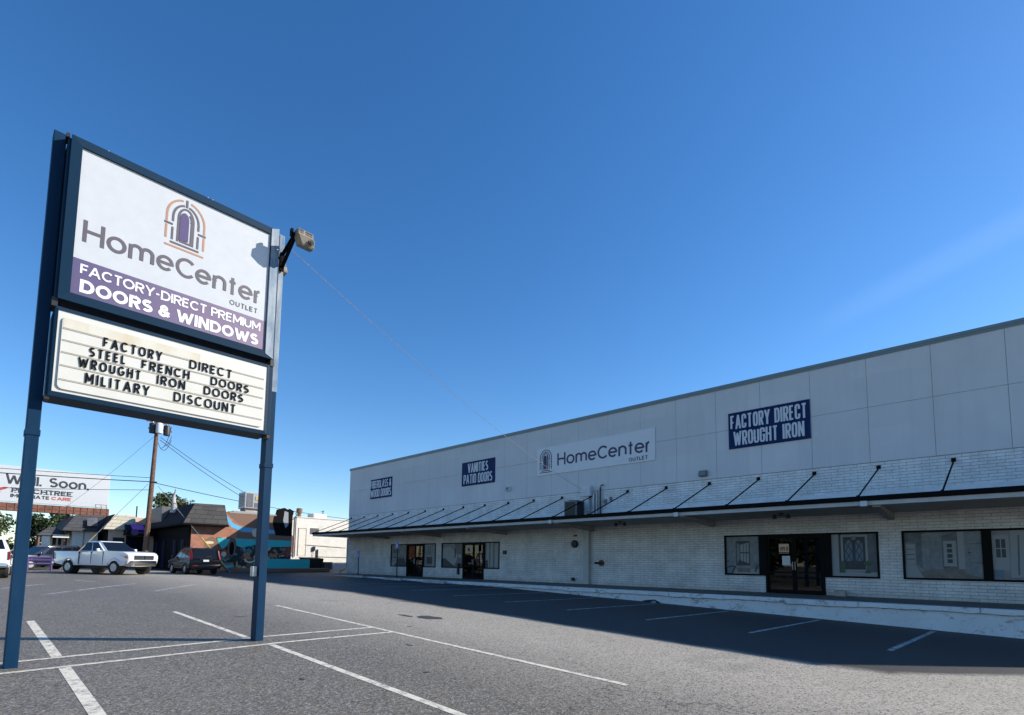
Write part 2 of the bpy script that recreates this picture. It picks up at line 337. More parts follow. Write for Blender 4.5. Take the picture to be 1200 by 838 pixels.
# ------------------------------------------------------------------ mesh builder
class MB:
    def __init__(s): s.b = bmesh.new(); s.mi = 0
    def _f(s, vs):
        try: f = s.b.faces.new(vs); f.material_index = s.mi; return f
        except ValueError: return None
    def box(s, x0, x1, y0, y1, z0, z1, bev=0):
        v = [s.b.verts.new((x, y, z)) for x in (x0, x1) for y in (y0, y1) for z in (z0, z1)]
        q = [(0, 1, 3, 2), (4, 6, 7, 5), (0, 4, 5, 1), (2, 3, 7, 6), (0, 2, 6, 4), (1, 5, 7, 3)]
        fs = [s._f([v[i] for i in f]) for f in q]
        if bev: 
            r = bmesh.ops.bevel(s.b, geom=list({e for f in fs for e in f.edges}), offset=bev, segments=2, affect='EDGES', profile=.5)
            for f in r['faces']: f.material_index = s.mi
        return s
    def hexa(s, p):                                        # eight corners: four below, four above, same winding
        v = [s.b.verts.new(x) for x in p]
        for f in ((3, 2, 1, 0), (4, 5, 6, 7), (0, 1, 5, 4), (1, 2, 6, 5), (2, 3, 7, 6), (3, 0, 4, 7)): s._f([v[i] for i in f])
        return s
    def poly(s, pts, off, bev=0):                          # planar polygon pushed along a vector into a slab
        off = Vector(off); A = [s.b.verts.new(p) for p in pts]; B = [s.b.verts.new(Vector(p)+off) for p in pts]
        n = len(pts); fs = [s._f(A[::-1]), s._f(B)]
        for i in range(n): s._f([A[i], A[(i+1) % n], B[(i+1) % n], B[i]])
        if bev:
            r = bmesh.ops.bevel(s.b, geom=[e for f in fs if f for e in f.edges], offset=bev, segments=2, affect='EDGES', profile=.5)
            for f in r['faces']: f.material_index = s.mi
        return s
    def tube(s, pts, r, n=8, cap=True):
        pts = [Vector(p) for p in pts]; rs = r if isinstance(r, (list, tuple)) else [r]*len(pts); rings = []
        for i, p in enumerate(pts):
            t = (pts[min(i+1, len(pts)-1)]-pts[max(i-1, 0)]).normalized()
            u = t.cross(Vector((0, 0, 1)) if abs(t.z) < .95 else Vector((1, 0, 0))).normalized(); w = t.cross(u)
            rings.append([s.b.verts.new(p+(u*math.cos(2*math.pi*k/n)+w*math.sin(2*math.pi*k/n))*rs[i]) for k in range(n)])
        for a, b in zip(rings, rings[1:]):
            for k in range(n): s._f([a[k], a[(k+1) % n], b[(k+1) % n], b[k]])
        if cap: s._f(rings[0][::-1]); s._f(rings[-1])
        return s
    def bar(s, p0, p1, w, h):                              # rectangular bar between two points
        p0, p1 = Vector(p0), Vector(p1); t = (p1-p0).normalized()
        u = t.cross(Vector((0, 0, 1)) if abs(t.z) < .95 else Vector((1, 0, 0))).normalized(); q = u.cross(t)
        c = [(-w/2, -h/2), (w/2, -h/2), (w/2, h/2), (-w/2, h/2)]
        return s.hexa([p0+u*a+q*b for a, b in c]+[p1+u*a+q*b for a, b in c])
    def lathe(s, prof, c=(0, 0, 0), axis='z', n=16):
        rings = []; c = Vector(c)
        for r, h in prof:
            ring = []
            for k in range(n):
                x, y = r*math.cos(2*math.pi*k/n), r*math.sin(2*math.pi*k/n)
                ring.append(s.b.verts.new(c+Vector({'z': (x, y, h), 'y': (y, h, x), 'x': (h, x, y)}[axis])))
            rings.append(ring)
        for a, b in zip(rings, rings[1:]):
            for k in range(n): s._f([a[k], a[(k+1) % n], b[(k+1) % n], b[k]])
        s._f(rings[0][::-1]); s._f(rings[-1]); return s
    def disc_blob(s, o, rt, up, nr, pts, d0, d1):           # outline in plane coordinates made into a thin plate
        P = lambda x, y: Vector(o)+Vector(rt)*x+Vector(up)*y+Vector(nr)*d0
        return s.poly([P(x, y) for x, y in pts], Vector(nr)*(d1-d0))
    def smooth(s, ang=40):
        s.sm = ang; return s

def clamp(v, a, b): return max(a, min(b, v))
SITE = 1.                                # drawing scale of the block being built (the far buildings were drafted 10 % too large)
def obj(name, mb, mt, parent=None, label=None, smooth=False):
    """link a builder as one mesh; points are given in eye-height world coordinates and re-based on the parent or on the mesh's own foot"""
    b = mb.b
    if SITE != 1: bmesh.ops.scale(b, verts=b.verts, vec=(SITE, SITE, SITE))
    bmesh.ops.recalc_face_normals(b, faces=b.faces)
    me = bpy.data.meshes.new(name)
    if parent is not None:
        off = Vector(parent['base']) if 'base' in parent else Vector((0, 0, 0))
    else:
        xs = [v.co for v in b.verts]
        lo = Vector((min(v.x for v in xs), min(v.y for v in xs), min(v.z for v in xs))); hi = Vector((max(v.x for v in xs), max(v.y for v in xs), max(v.z for v in xs)))
        off = Vector(((lo.x+hi.x)/2, (lo.y+hi.y)/2, lo.z))
    bmesh.ops.translate(b, verts=b.verts, vec=-off)
    b.to_mesh(me); b.free()
    for x in (mt if isinstance(mt, (list, tuple)) else [mt]): me.materials.append(MATS[x])
    if smooth: me.shade_smooth(); me.set_sharp_from_angle(angle=R(38))
    o = bpy.data.objects.new(name, me); C.objects.link(o)
    o['base'] = tuple(off)
    if parent is not None: o.parent = parent
    else: o.location = off
    if label: o['label'] = label
    return o
def tag(o, label, cat, group=None):
    o['label'] = label; o['category'] = cat
    if group: o['group'] = group
    return o
def thing(name, label, cat, base, group=None):
    o = bpy.data.objects.new(name, None); C.objects.link(o); o.empty_display_size = .2
    base = tuple(v*SITE for v in base)
    o.location = base; o['base'] = tuple(base); return tag(o, label, cat, group)
def struct(o): o['kind'] = 'structure'; return o
def kids(o): return [c for c in bpy.data.objects if c.parent == o]
def dup_tree(o, parent=None):
    ch = kids(o); c = o.copy(); C.objects.link(c)
    if parent is not None: c.parent = parent
    for k in ch: dup_tree(k, c)
    return c

# ------------------------------------------------------------------ stroke lettering
def arc(cx_, cy_, rx, ry, a0, a1, n=None, e=2.):
    n = n or max(4, int(abs(a1-a0)/11)); r = []
    for i in range(n+1):
        t = R(a0+(a1-a0)*i/n); c_, s_ = math.cos(t), math.sin(t)
        r.append((cx_+rx*math.copysign(abs(c_)**(2/e), c_), cy_+ry*math.copysign(abs(s_)**(2/e), s_)))
    return r
def glyph(ch, e=2.):
    A = lambda *k, **q: arc(*k, e=e, **q)
    if ch in 'OQ0': return 1.0 if e < 3 else .72, [(A(.5, .5, .5, .5, 0, 360)[:-1], 1)]
    g = {
    'A': (.95, [([(0, 0), (.5, 1)], 2), ([(1, 0), (.5, 1)], 2), ([(.18, .3), (.82, .3)], 0)]),
    'B': (.72, [([(0, 0), (0, 1)], 0), ([(0, 1), (.55, 1)]+A(.55, .77, .4, .23, 90, -90)+[(0, .54)], 0), ([(0, .54), (.6, .54)]+A(.6, .27, .4, .27, 90, -90)+[(0, 0)], 0)]),
    'C': (.92 if e < 3 else .7, [(A(.52, .5, .52, .5, 42, 318) if e < 3 else [(1, .68)]+A(.5, .72, .5, .28, 0, 180)+A(.5, .28, .5, .28, 180, 360)+[(1, .32)], 0)]),
    'D': (.86 if e < 3 else .72, [([(0, 0), (0, 1), (.4, 1)]+A(.42, .5, .58, .5, 90, -90)+[(.4, 0)], 1)]),
    'E': (.62, [([(1, 1), (0, 1), (0, 0), (1, 0)], 0), ([(0, .52), (.9, .52)], 0)]),
    'F': (.6, [([(1, 1), (0, 1), (0, 0)], 0), ([(0, .5), (.88, .5)], 0)]),
    'G': (.95 if e < 3 else .72, [((A(.5, .5, .5, .5, 45, 360) if e < 3 else [(1, .72)]+A(.5, .72, .5, .28, 0, 180)+A(.5, .28, .5, .28, 180, 360))+[(1, .47), (.58, .47)], 0)]),
    'H': (.78, [([(0, 0), (0, 1)], 0), ([(1, 0), (1, 1)], 0), ([(0, .52), (1, .52)], 0)]),
    'I': (.0, [([(.5, 0), (.5, 1)], 0)]),
    'K': (.76, [([(0, 0), (0, 1)], 0), ([(1, 1), (0, .42)], 2), ([(.3, .62), (1, 0)], 2)]),
    'L': (.58, [([(0, 1), (0, 0), (1, 0)], 0)]),
    'M': (.98, [([(0, 0), (0, 1)], 0), ([(1, 0), (1, 1)], 0), ([(0, 1), (.5, .2)], 2), ([(1, 1), (.5, .2)], 2)]),
    'N': (.8, [([(0, 0), (0, 1)], 0), ([(1, 0), (1, 1)], 0), ([(0, 1), (1, 0)], 2)]),
    'P': (.68, [([(0, 0), (0, 1)], 0), ([(0, 1), (.55, 1)]+A(.55, .73, .45, .27, 90, -90)+[(0, .46)], 0)]),
    'R': (.72, [([(0, 0), (0, 1)], 0), ([(0, 1), (.55, 1)]+A(.55, .74, .45, .26, 90, -90)+[(0, .48)], 0), ([(.45, .5), (1, 0)], 2)]),
    'S': (.68, [(arc(.5, .755, .46, .245, 35, 270, 14)+arc(.5, .255, .5, .255, 90, -145, 14), 0)]),
    'T': (.74 if e < 3 else .84, [([(0, 1), (1, 1)], 0), ([(.5, 0), (.5, 1)], 0)]),
    'U': (.76, [([(0, 1), (0, .38)]+A(.5, .38, .5, .38, 180, 360)+[(1, 1)], 0)]),
    'V': (.92, [([(0, 1), (.5, 0)], 2), ([(1, 1), (.5, 0)], 2)]),
    'W': (1.4, [([(0, 1), (.25, 0)], 2), ([(.5, .96), (.25, 0)], 2), ([(.5, .96), (.75, 0)], 2), ([(1, 1), (.75, 0)], 2)]),
    'X': (.8, [([(0, 0), (1, 1)], 0), ([(0, 1), (1, 0)], 0)]),
    'Y': (.88, [([(0, 1), (.5, .42)], 2), ([(1, 1), (.5, .42)], 2), ([(.5, .5), (.5, 0)], 0)]),
    '&': (.86, [(arc(.42, .77, .26, .23, -40, 220, 12)+[(.98, 0)], 0), ([(.62, .62), (.2, .46)]+arc(.36, .25, .36, .25, 130, 300, 10)+[(.72, .16), (.95, .48)], 0)]),
    '-': (.34, [([(0, .42), (1, .42)], 0)]),
    '.': (.0, [([(.5, 0), (.5, .02)], 0)]),
    'o': (.74, [(arc(.5, .36, .5, .36, 0, 360)[:-1], 1)]),
    'e': (.72, [(arc(.5, .36, .5, .36, -9, 318), 0), ([(.06, .36), (.94, .36)], 0)]),
    'm': (1.08, [([(0, 0), (0, .72)], 0), ([(0, .42)]+arc(.25, .46, .25, .26, 180, 0)+[(.5, 0)], 0), ([(.5, .42)]+arc(.75, .46, .25, .26, 180, 0)+[(1, 0)], 0)]),
    'n': (.62, [([(0, 0), (0, .72)], 0), ([(0, .42)]+arc(.5, .42, .5, .30, 180, 0)+[(1, 0)], 0)]),
    't': (.36, [([(.5, .98), (.5, 0)], 0), ([(0, .70), (1, .70)], 0)]),
    'r': (.32, [([(0, 0), (0, .72)], 0), ([(0, .38)]+arc(.8, .38, .8, .34, 180, 92), 0)]),
    'l': (.0, [([(.5, 0), (.5, 1.04)], 0)]),
    'i': (.0, [([(.5, 0), (.5, .72)], 0), ([(.5, .94), (.5, 1.0)], 0)]),
    'a': (.7, [(arc(.5, .36, .5, .36, 0, 360)[:-1], 1), ([(1, 0), (1, .72)], 0)]),
    's': (.55, [(arc(.5, .54, .46, .18, 35, 270, 10)+arc(.5, .18, .5, .18, 90, -145, 10), 0)]),
    }
    return g[ch]
def ribbon(mb, P3, pts, t, closed, d):
    n = len(pts); pts = [Vector(p) for p in pts]; Lp, Rp = [], []
    for i in range(n):
        a = pts[i-1] if (i or closed) else None; b = pts[(i+1) % n] if (i < n-1 or closed) else None
        t1 = (pts[i]-a).normalized() if a is not None else None; t2 = (b-pts[i]).normalized() if b is not None else None
        if t1 is None: t1 = t2
        if t2 is None: t2 = t1
        n1 = Vector((-t1.y, t1.x)); n2 = Vector((-t2.y, t2.x)); mm = n1+n2
        if mm.length < .2: mm = n1
        mm.normalize(); k = min(1/max(.25, mm.dot(n1)), 1.7)
        Lp.append(pts[i]+mm*t/2*k); Rp.append(pts[i]-mm*t/2*k)
    A = [(mb.b.verts.new(P3(*l, d)), mb.b.verts.new(P3(*r_, d)), mb.b.verts.new(P3(*l, 0)), mb.b.verts.new(P3(*r_, 0))) for l, r_ in zip(Lp, Rp)]
    rng = range(n) if closed else range(n-1)
    for i in rng:
        p, q = A[i], A[(i+1) % n]
        mb._f([p[1], q[1], q[0], p[0]]); mb._f([p[0], q[0], q[2], p[2]]); mb._f([p[3], q[3], q[1], p[1]])
    if not closed: mb._f([A[0][0], A[0][2], A[0][3], A[0][1]]); mb._f([A[-1][1], A[-1][3], A[-1][2], A[-1][0]])
def text(mb, s, frame, x0, x1, y0, h, t, depth=.006, e=2., gap=.16, space=.42, wide=1., cut=None):
    """letters as ribbons of width t filling x0..x1 on the plane frame = (origin, right, up, normal); cut() gives a new builder per word"""
    o, rt, up, nr = map(Vector, frame); P3 = lambda X_, Y_, D_: o+rt*X_+up*Y_+nr*D_
    adv = []
    for ch in s:
        if ch == ' ': adv.append((0., None, ch)); continue
        w, st = glyph(ch, e); adv.append((w*wide*h, st, ch))
    T = sum(a for a, _, _ in adv); k = len(s); nsp = s.count(' ')
    g_ = max(gap*h-t*.35, t*.30)
    kern = [(.10 if ch == 'C' and (s[i_+1:i_+2] or 'X').islower() else {'C': .05, 'F': .07, 'T': .05, 'P': .05, 'Y': .03, 'L': .05, 'r': .03, 'R': .0}.get(ch, 0))*h*(e < 2.5)*(i_ < k-1) for i_, ch in enumerate(s)]
    sc = max(.05, ((x1-x0)+sum(kern)-(k-nsp)*t-g_*(k-1)-nsp*space*h)/max(T, 1e-6))
    x = x0; cnt = 0
    for i_, (a, st, ch) in enumerate(adv):
        if ch == ' ':
            x += space*h+g_
            if cut: mb = cut()
            continue
        w = a*sc
        for pts, cl in st:
            q = [(x+t/2+px*w if w > 0 else x+t/2, y0+t/2+py*(h-t)) for px, py in pts]
            d = depth+.0005*(cnt % 7); cnt += 1
            if ch == '.': q = [(x+t/2, y0), (x+t/2, y0+t*1.05)]
            elif cl == 2:                                     # slanting stroke cut off level at both ends
                (ax, ay), (bx, by) = q
                ay, by = [y0 if abs(p_[1]) < 1e-6 else (y0+h if abs(p_[1]-1) < 1e-6 else y_) for p_, y_ in zip(pts, (ay, by))]
                k_ = min(1.45, math.hypot(bx-ax, by-ay)/max(1e-6, abs(by-ay)))*t/2*.96
                ax_, bx_ = clamp(ax, x+k_, x+w+t-k_), clamp(bx, x+k_, x+w+t-k_)
                f_ = [P3(ax_-k_, ay, 0), P3(ax_+k_, ay, 0), P3(bx_+k_, by, 0), P3(bx_-k_, by, 0)]
                mb.poly(f_, nr*d); continue
            elif len(pts) == 2 and abs(pts[0][0]-pts[1][0]) < 1e-6:   # stems run the full height
                q = [(X_, y0 if abs(py) < 1e-6 else (y0+h if abs(py-1) < 1e-6 else Y_)) for (X_, Y_), (px, py) in zip(q, pts)]
            ribbon(mb, P3, q, t, cl == 1, d)
        x += w+t+g_-kern[i_]
    return mb
def words(par, name, s, frame, x0, x1, y0, h, t, mt, **kw):
    """one mesh per word, all parts of the same sign"""
    L_ = [MB()]
    def cut(): L_.append(MB()); return L_[-1]
    text(L_[0], s, frame, x0, x1, y0, h, t, cut=cut, **kw)
    return [obj(name, b_, mt, par) for b_ in L_]
def arch_logo(par, frame, x0, x1, y0, y1, names, t, cols, depth=.006):
    """the shop's arched doorway emblem: outer arch, inner arches, open door"""
    o, rt, up, nr = map(Vector, frame); W = x1-x0; H = y1-y0
    P3 = lambda X_, Y_, D_: o+rt*X_+up*Y_+nr*D_
    U = lambda pts, mb, d: ribbon(mb, P3, [(x0+px*W, y0+py*H) for px, py in pts], t, False, d)
    r = W/H
    a_ = MB()
    U([(0, .13), (0, .40)], a_, depth); U([(1, .13), (1, .40)], a_, depth)
    U([(0, .47), (0, .62)]+arc(.5, .62, .5, .38, 178, 102), a_, depth); U(arc(.5, .62, .5, .38, 78, 2)+[(1, .47)], a_, depth)
    U([(-.02, 0), (1.02, 0)], a_, depth)
    obj('logo_arch', a_, cols[0], par)
    b_ = MB()
    for k, (m_, top) in enumerate(((.16, .30), (.30, .235))):
        U([(m_, .13), (m_, .38 if k == 0 else .6)], b_, depth+.0005); U([(1-m_, .13), (1-m_, .38 if k == 0 else .6)], b_, depth+.001)
        U(([(m_, .5)] if k == 0 else [])+arc(.5, .60, .5-m_, top, 178, 100 if k == 0 else 90), b_, depth+.0015)
        U(arc(.5, .60, .5-m_, top, 80 if k == 0 else 90, 2)+([(1-m_, .5)] if k == 0 else []), b_, depth+.0015)
    U([(.12, .075), (.88, .075)], b_, depth+.002); U([(.5, .88), (.5, 1.03)], b_, depth+.002)
    U([(-.05, .435), (.16, .435)], b_, depth+.0025); U([(.84, .435), (1.05, .435)], b_, depth+.0025)
    U([(.36, .15), (.66, .15), (.66, .6)]+arc(.52, .60, .14, .16, 0, 60), b_, depth+.003)
    obj('logo_lines', b_, cols[1], par)
    c_ = MB(); pts = [(.34, .16), (.58, .19), (.58, .60)]+arc(.46, .60, .12, .15, 0, 180)
    c_.poly([P3(x0+px*W, y0+py*H, .001) for px, py in pts], nr*(depth+.004))
    obj('logo_door', c_, cols[2], par)

# ------------------------------------------------------------------ ground
def G(X, Y):
    x1 = clamp(X, -18, 12); x2 = clamp(X, -80, -18)+18
    return -1.44-.028*(x1+9.3)-.0095*x2+.012*clamp(Y-.5, -1, 3.5)-.006*clamp(Y-4, 0, 16)
def span(a, b, st):
    n = int(round((b-a)/st)); return [a+(b-a)*i/n for i in range(n+1)]
xs = [-900, -600, -400, -250, -150, -110]+span(-80, -18, 2)+span(-17, 14, 1)+[20, 40, 80, 150, 300, 600]
ys = [-600, -300, -150, -80, -40, -20, -10, -5, -2, -.5, .5]+span(1, 24, 1)+[28, 34, 50, 80, 150, 300, 600]
mb = MB(); gv = [[mb.b.verts.new((x, y, G(x, y))) for y in ys] for x in xs]
for i in range(len(xs)-1):
    for j in range(len(ys)-1): mb._f([gv[i][j], gv[i+1][j], gv[i+1][j+1], gv[i][j+1]])
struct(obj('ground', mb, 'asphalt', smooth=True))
def paint(p, q, w, mt='line_paint', lift=.003):
    p, q = Vector(p), Vector(q); d = q-p; n = max(1, int(d.length/.5)); s_ = Vector((-d.y, d.x)).normalized()*w/2; mb = MB(); prev = None
    for i in range(n+1):
        c_ = p+d*i/n; a_, b_ = c_+s_, c_-s_
        cur = (mb.b.verts.new((a_.x, a_.y, G(a_.x, a_.y)+lift)), mb.b.verts.new((b_.x, b_.y, G(b_.x, b_.y)+lift)))
        if prev: mb._f([prev[0], prev[1], cur[1], cur[0]])
        prev = cur
    return struct(obj('parking_line', mb, mt))
paint((-9.02, .1), (-8.86, 6.03), .10, lift=.005); paint((-9.75, .1), (-9.60, 6.03), .10, lift=.005)
paint((-14.5, 5.98), (-3.55, 6.0), .10, lift=.004)
paint((-8.86, 3.60), (-3.6, 3.56), .10); paint((-14.3, 3.50), (-9.80, 3.54), .10)
paint((-14.25, 1.0), (-9.80, 1.0), .125); paint((-8.93, 1.0), (-5.8, .985), .125)
for k in range(12):
    X = -1.45-2.68*k
    paint((X-.17, 12.75), (X+.17, 17.9), .11, 'worn_line_paint')
for p, q in (((-21.1, 1.7), (-26.3, 5.0)), ((-20.9, 4.5), (-27.4, 8.2)), ((-25.1, .9), (-27.6, 2.25)), ((-28.3, 3.94), (-30.4, 3.5)), ((-29.5, 8.6), (-33.6, 10.6))):
    paint(p, q, .13, 'worn_line_paint')
def patch(x, y, rx, ry, seed):
    rnd = random.Random(seed); mb = MB()
    vs_ = [mb.b.verts.new((x+rx*math.cos(t)*(.75+.4*rnd.random()), y+ry*math.sin(t)*(.75+.4*rnd.random()), 0)) for t in [2*math.pi*i/14 for i in range(14)]]
    for v_ in vs_: v_.co.z = G(v_.co.x, v_.co.y)+.004
    mb._f(vs_); return struct(obj('oil_stain', mb, 'stain'))
mat('stain', (.045, .045, .046), .7, var=.3, vscale=5)
patch(-10.3, 8.0, .42, .28, 1); patch(-10.9, 7.72, .3, .09, 2)
for i, (x, y, a_, b_) in enumerate(((-6.4, 3.0, .06, .025), (-7.5, 5.4, .10, .03), (-9.3, 6.7, .03, .08), (-5.7, 4.4, .035, .05), (-12.6, 4.4, .05, .16))): patch(x, y, a_, b_, 10+i)

# ------------------------------------------------------------------ sidewalk and dock front
F0, WY, KY = -1.054, 21.5, 18.3          # floor level, wall plane, dock front
XL, XR = -38.7, 7.9                      # ends of the building
mb = MB()
mb.box(XL-1.5, XR+1, KY, WY-.002, -2.6, F0); 
for f in mb.b.faces:
    f.material_index = 1 if f.calc_center_median().y < KY+.01 else 0
o_ = obj('sidewalk', mb, ['sidewalk_top', 'dock_paint']); struct(o_)
rnd = random.Random(3); mb = MB(); ck = MB()            # ragged lip of the old topping along the dock front, in lengths with cracks between
x = -21.
while x < XR+.9:
    w = min(rnd.uniform(1.2, 4.2), XR+.95-x); d = rnd.uniform(.10, .16); n_ = max(3, int(w/.18))
    top = [(x+w*i/n_, F0+.004) for i in range(n_+1)]; bot = [(x+w*i/n_, F0-d-rnd.uniform(0, .03)) for i in range(n_, -1, -1)]
    mb.poly([(px, KY-.045-.006*rnd.random(), pz) for px, pz in top+bot], (0, .245, 0))
    for (ax_, az_), (bx_, bz_) in zip(bot, bot[1:]):
        k_ = rnd.uniform(.006, .022); ck.poly([(ax_, KY-.047, az_+.004), (bx_, KY-.047, bz_+.004), (bx_, KY-.047, bz_-k_), (ax_, KY-.047, az_-.010)], (0, .3, 0))
    x += w+rnd.choice((.012, .02, .03))
struct(obj('sidewalk_lip', mb, 'dock_paint')); struct(obj('sidewalk_crack', ck, 'dark_interior'))
mb = MB().tube([(-9.62, KY-.20, -1.50), (-9.62, KY+.3, -1.49)], .085, 14, cap=False); mb.tube([(-9.62, KY-.195, -1.50), (-9.62, KY+.3, -1.49)], .072, 14)
tag(obj('drain_pipe', mb, 'concrete', smooth=True), 'stub of pale drain pipe poking out of the dock front', 'pipe')
mb = MB().poly([(-10.25, KY-.012, -1.60), (-9.45, KY-.012, -1.62), (-9.38, KY-.012, -1.46), (-9.62, KY-.012, -1.36), (-10.0, KY-.012, -1.40), (-10.3, KY-.012, -1.50)], (0, .4, 0))
struct(obj('broken_recess', mb, 'dark_interior'))
for X, lb in ((-30.9, 'pale concrete wheel stop at the far end of the shop kerb'), (-26.6, 'pale concrete wheel stop before the second shop entrance'), (-22.6, 'pale concrete wheel stop nearest of the three by the kerb'), ):
    z = G(X, 17.8); mb = MB()
    mb.poly([(X-.95, 17.72, z), (X-.95, 17.76, z+.13), (X-.95, 17.86, z+.13), (X-.95, 17.90, z)], (1.9, 0, 0), .01)
    tag(obj('wheel_stop', mb, 'concrete'), lb, 'wheel stop', 'wheel stops along the shop kerb')

# ------------------------------------------------------------------ store building
B0 = (-15.4, WY, F0)
store = thing('store_building', 'long single storey shop with pale stucco panels above white painted brick', 'building', B0)
ZS, ZT = 3.63, 7.47                       # foot and top of the stucco
WB, WT = -.41, 1.21                       # window sill and head
OPEN = [(-32.43, -27.14), (-26.54, -21.18), (-8.13, -2.88), (-2.24, 3.9)]
DOORS = [(-30.42, -28.50), (-24.42, -22.50), (-6.55, -4.52)]
mb = MB(); x = XL
T0, T1 = WY, WY+.3
for a_, b_ in OPEN:
    mb.box(x, a_, T0, T1, -1.35, ZS); x = b_
mb.box(x, XR, T0, T1, -1.35, ZS)
for a_, b_ in OPEN:
    mb.box(a_, b_, T0, T1, WT, ZS)
    dd = [d for d in DOORS if a_ < d[0] < b_]
    if dd: mb.box(a_, dd[0][0], T0, T1, -1.35, WB); mb.box(dd[0][1], b_, T0, T1, -1.35, WB)
    else: mb.box(a_, b_, T0, T1, -1.35, WB)
obj('brick_wall', mb, 'painted_brick', store)
mb = MB(); px_ = [XL+.02]+[.57-1.785*k for k in range(21, -5, -1)]+[XR-.02]
for a_, b_ in zip(px_, px_[1:]):
    if b_-a_ < .05: continue
    for z0, z1 in ((ZS, 5.605), (5.605, ZT)): mb.box(a_+.0045, b_-.0045, WY-.03, WY+.1, z0+.0045, z1-.0045, .003)
obj('stucco_panels', mb, 'stucco', store)
mb = MB().box(XL+.03, XR-.03, WY+.003, WY+.28, ZS+.003, ZT-.01); obj('panel_backing', mb, 'joint_dark', store)
mb = MB().box(XL-.05, XR+.05, WY-.075, WY+.4, ZT, ZT+.10); mb.box(XL-.05, XR+.05, WY-.06, WY-.045, ZT-.09, ZT)
obj('parapet_cap', mb, 'cap_metal', store)
mb = MB().box(XL, XL+.3, T1, 46, -1.35, 7.3); mb.box(XR-.3, XR, T1, 46, -1.35, 7.3); mb.box(XL, XR, 46, 46.3, -1.35, 7.3)
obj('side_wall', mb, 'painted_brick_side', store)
mb = MB().box(XL+.31, XR-.31, T1+.01, 45.99, 6.7, 6.9); obj('roof', mb, 'roof_felt', store)
mb = MB().box(XL+.31, XR-.31, T1+.01, 45.99, -1.3, F0-.003); obj('interior_floor', mb, 'dark_interior', store)
mb = MB().box(XL+.31, XR-.31, 27, 27.2, F0, 3.2); mb.box(XL+.31, XR-.31, T1+.01, 26.99, 3.2, 3.4); obj('interior_wall', mb, 'dark_interior', store)
mb = MB().box(XL, XR, WY-.012, WY-.001, 2.24, 2.62); obj('wall_flashing', mb, 'flashing', store)

# windows with their printed panels
mat('gr_wall', (0.198, 0.214, 0.218), .5, var=.35, vscale=4); mat('gr_pale', (0.278, 0.288, 0.288), .5); mat('gr_mid', (0.109, 0.119, 0.129), .5, var=.35, vscale=4); mat('gr_dark', (.035, .04, .045), .5, var=.35, vscale=4)
mat('gr_floor', (0.169, 0.149, 0.124), .5, var=.35, vscale=4); mat('gr_green', (.05, .09, .045), .5); mat('gr_blue', (.12, .17, .22), .5); mat('gr_olive', (.20, .21, .12), .5)
GRM = ['gr_wall', 'gr_pale', 'gr_mid', 'gr_dark', 'gr_floor', 'gr_green', 'gr_blue', 'gr_olive']
def graphic(par, x0, x1, shapes):
    """a printed room picture on a sheet behind the glass; shapes = (material, outline in unit coordinates)"""
    mb = MB(); y = WY+.040; k = 0
    W = lambda u_, v_, d_: (x0+u_*(x1-x0), y-d_, WB+.06+v_*(WT-WB-.12))
    for mt, pts in [(0, [(0, 0), (1, 0), (1, 1), (0, 1)])]+shapes:
        mb.mi = mt; k += 1
        mb.poly([W(u_, v_, k*.0012) for u_, v_ in pts], (0, .001, 0))
    obj('window_picture', mb, GRM, par)
def rect(m_, a_, b_, c_, d_): return (m_, [(a_, b_), (c_, b_), (c_, d_), (a_, d_)])
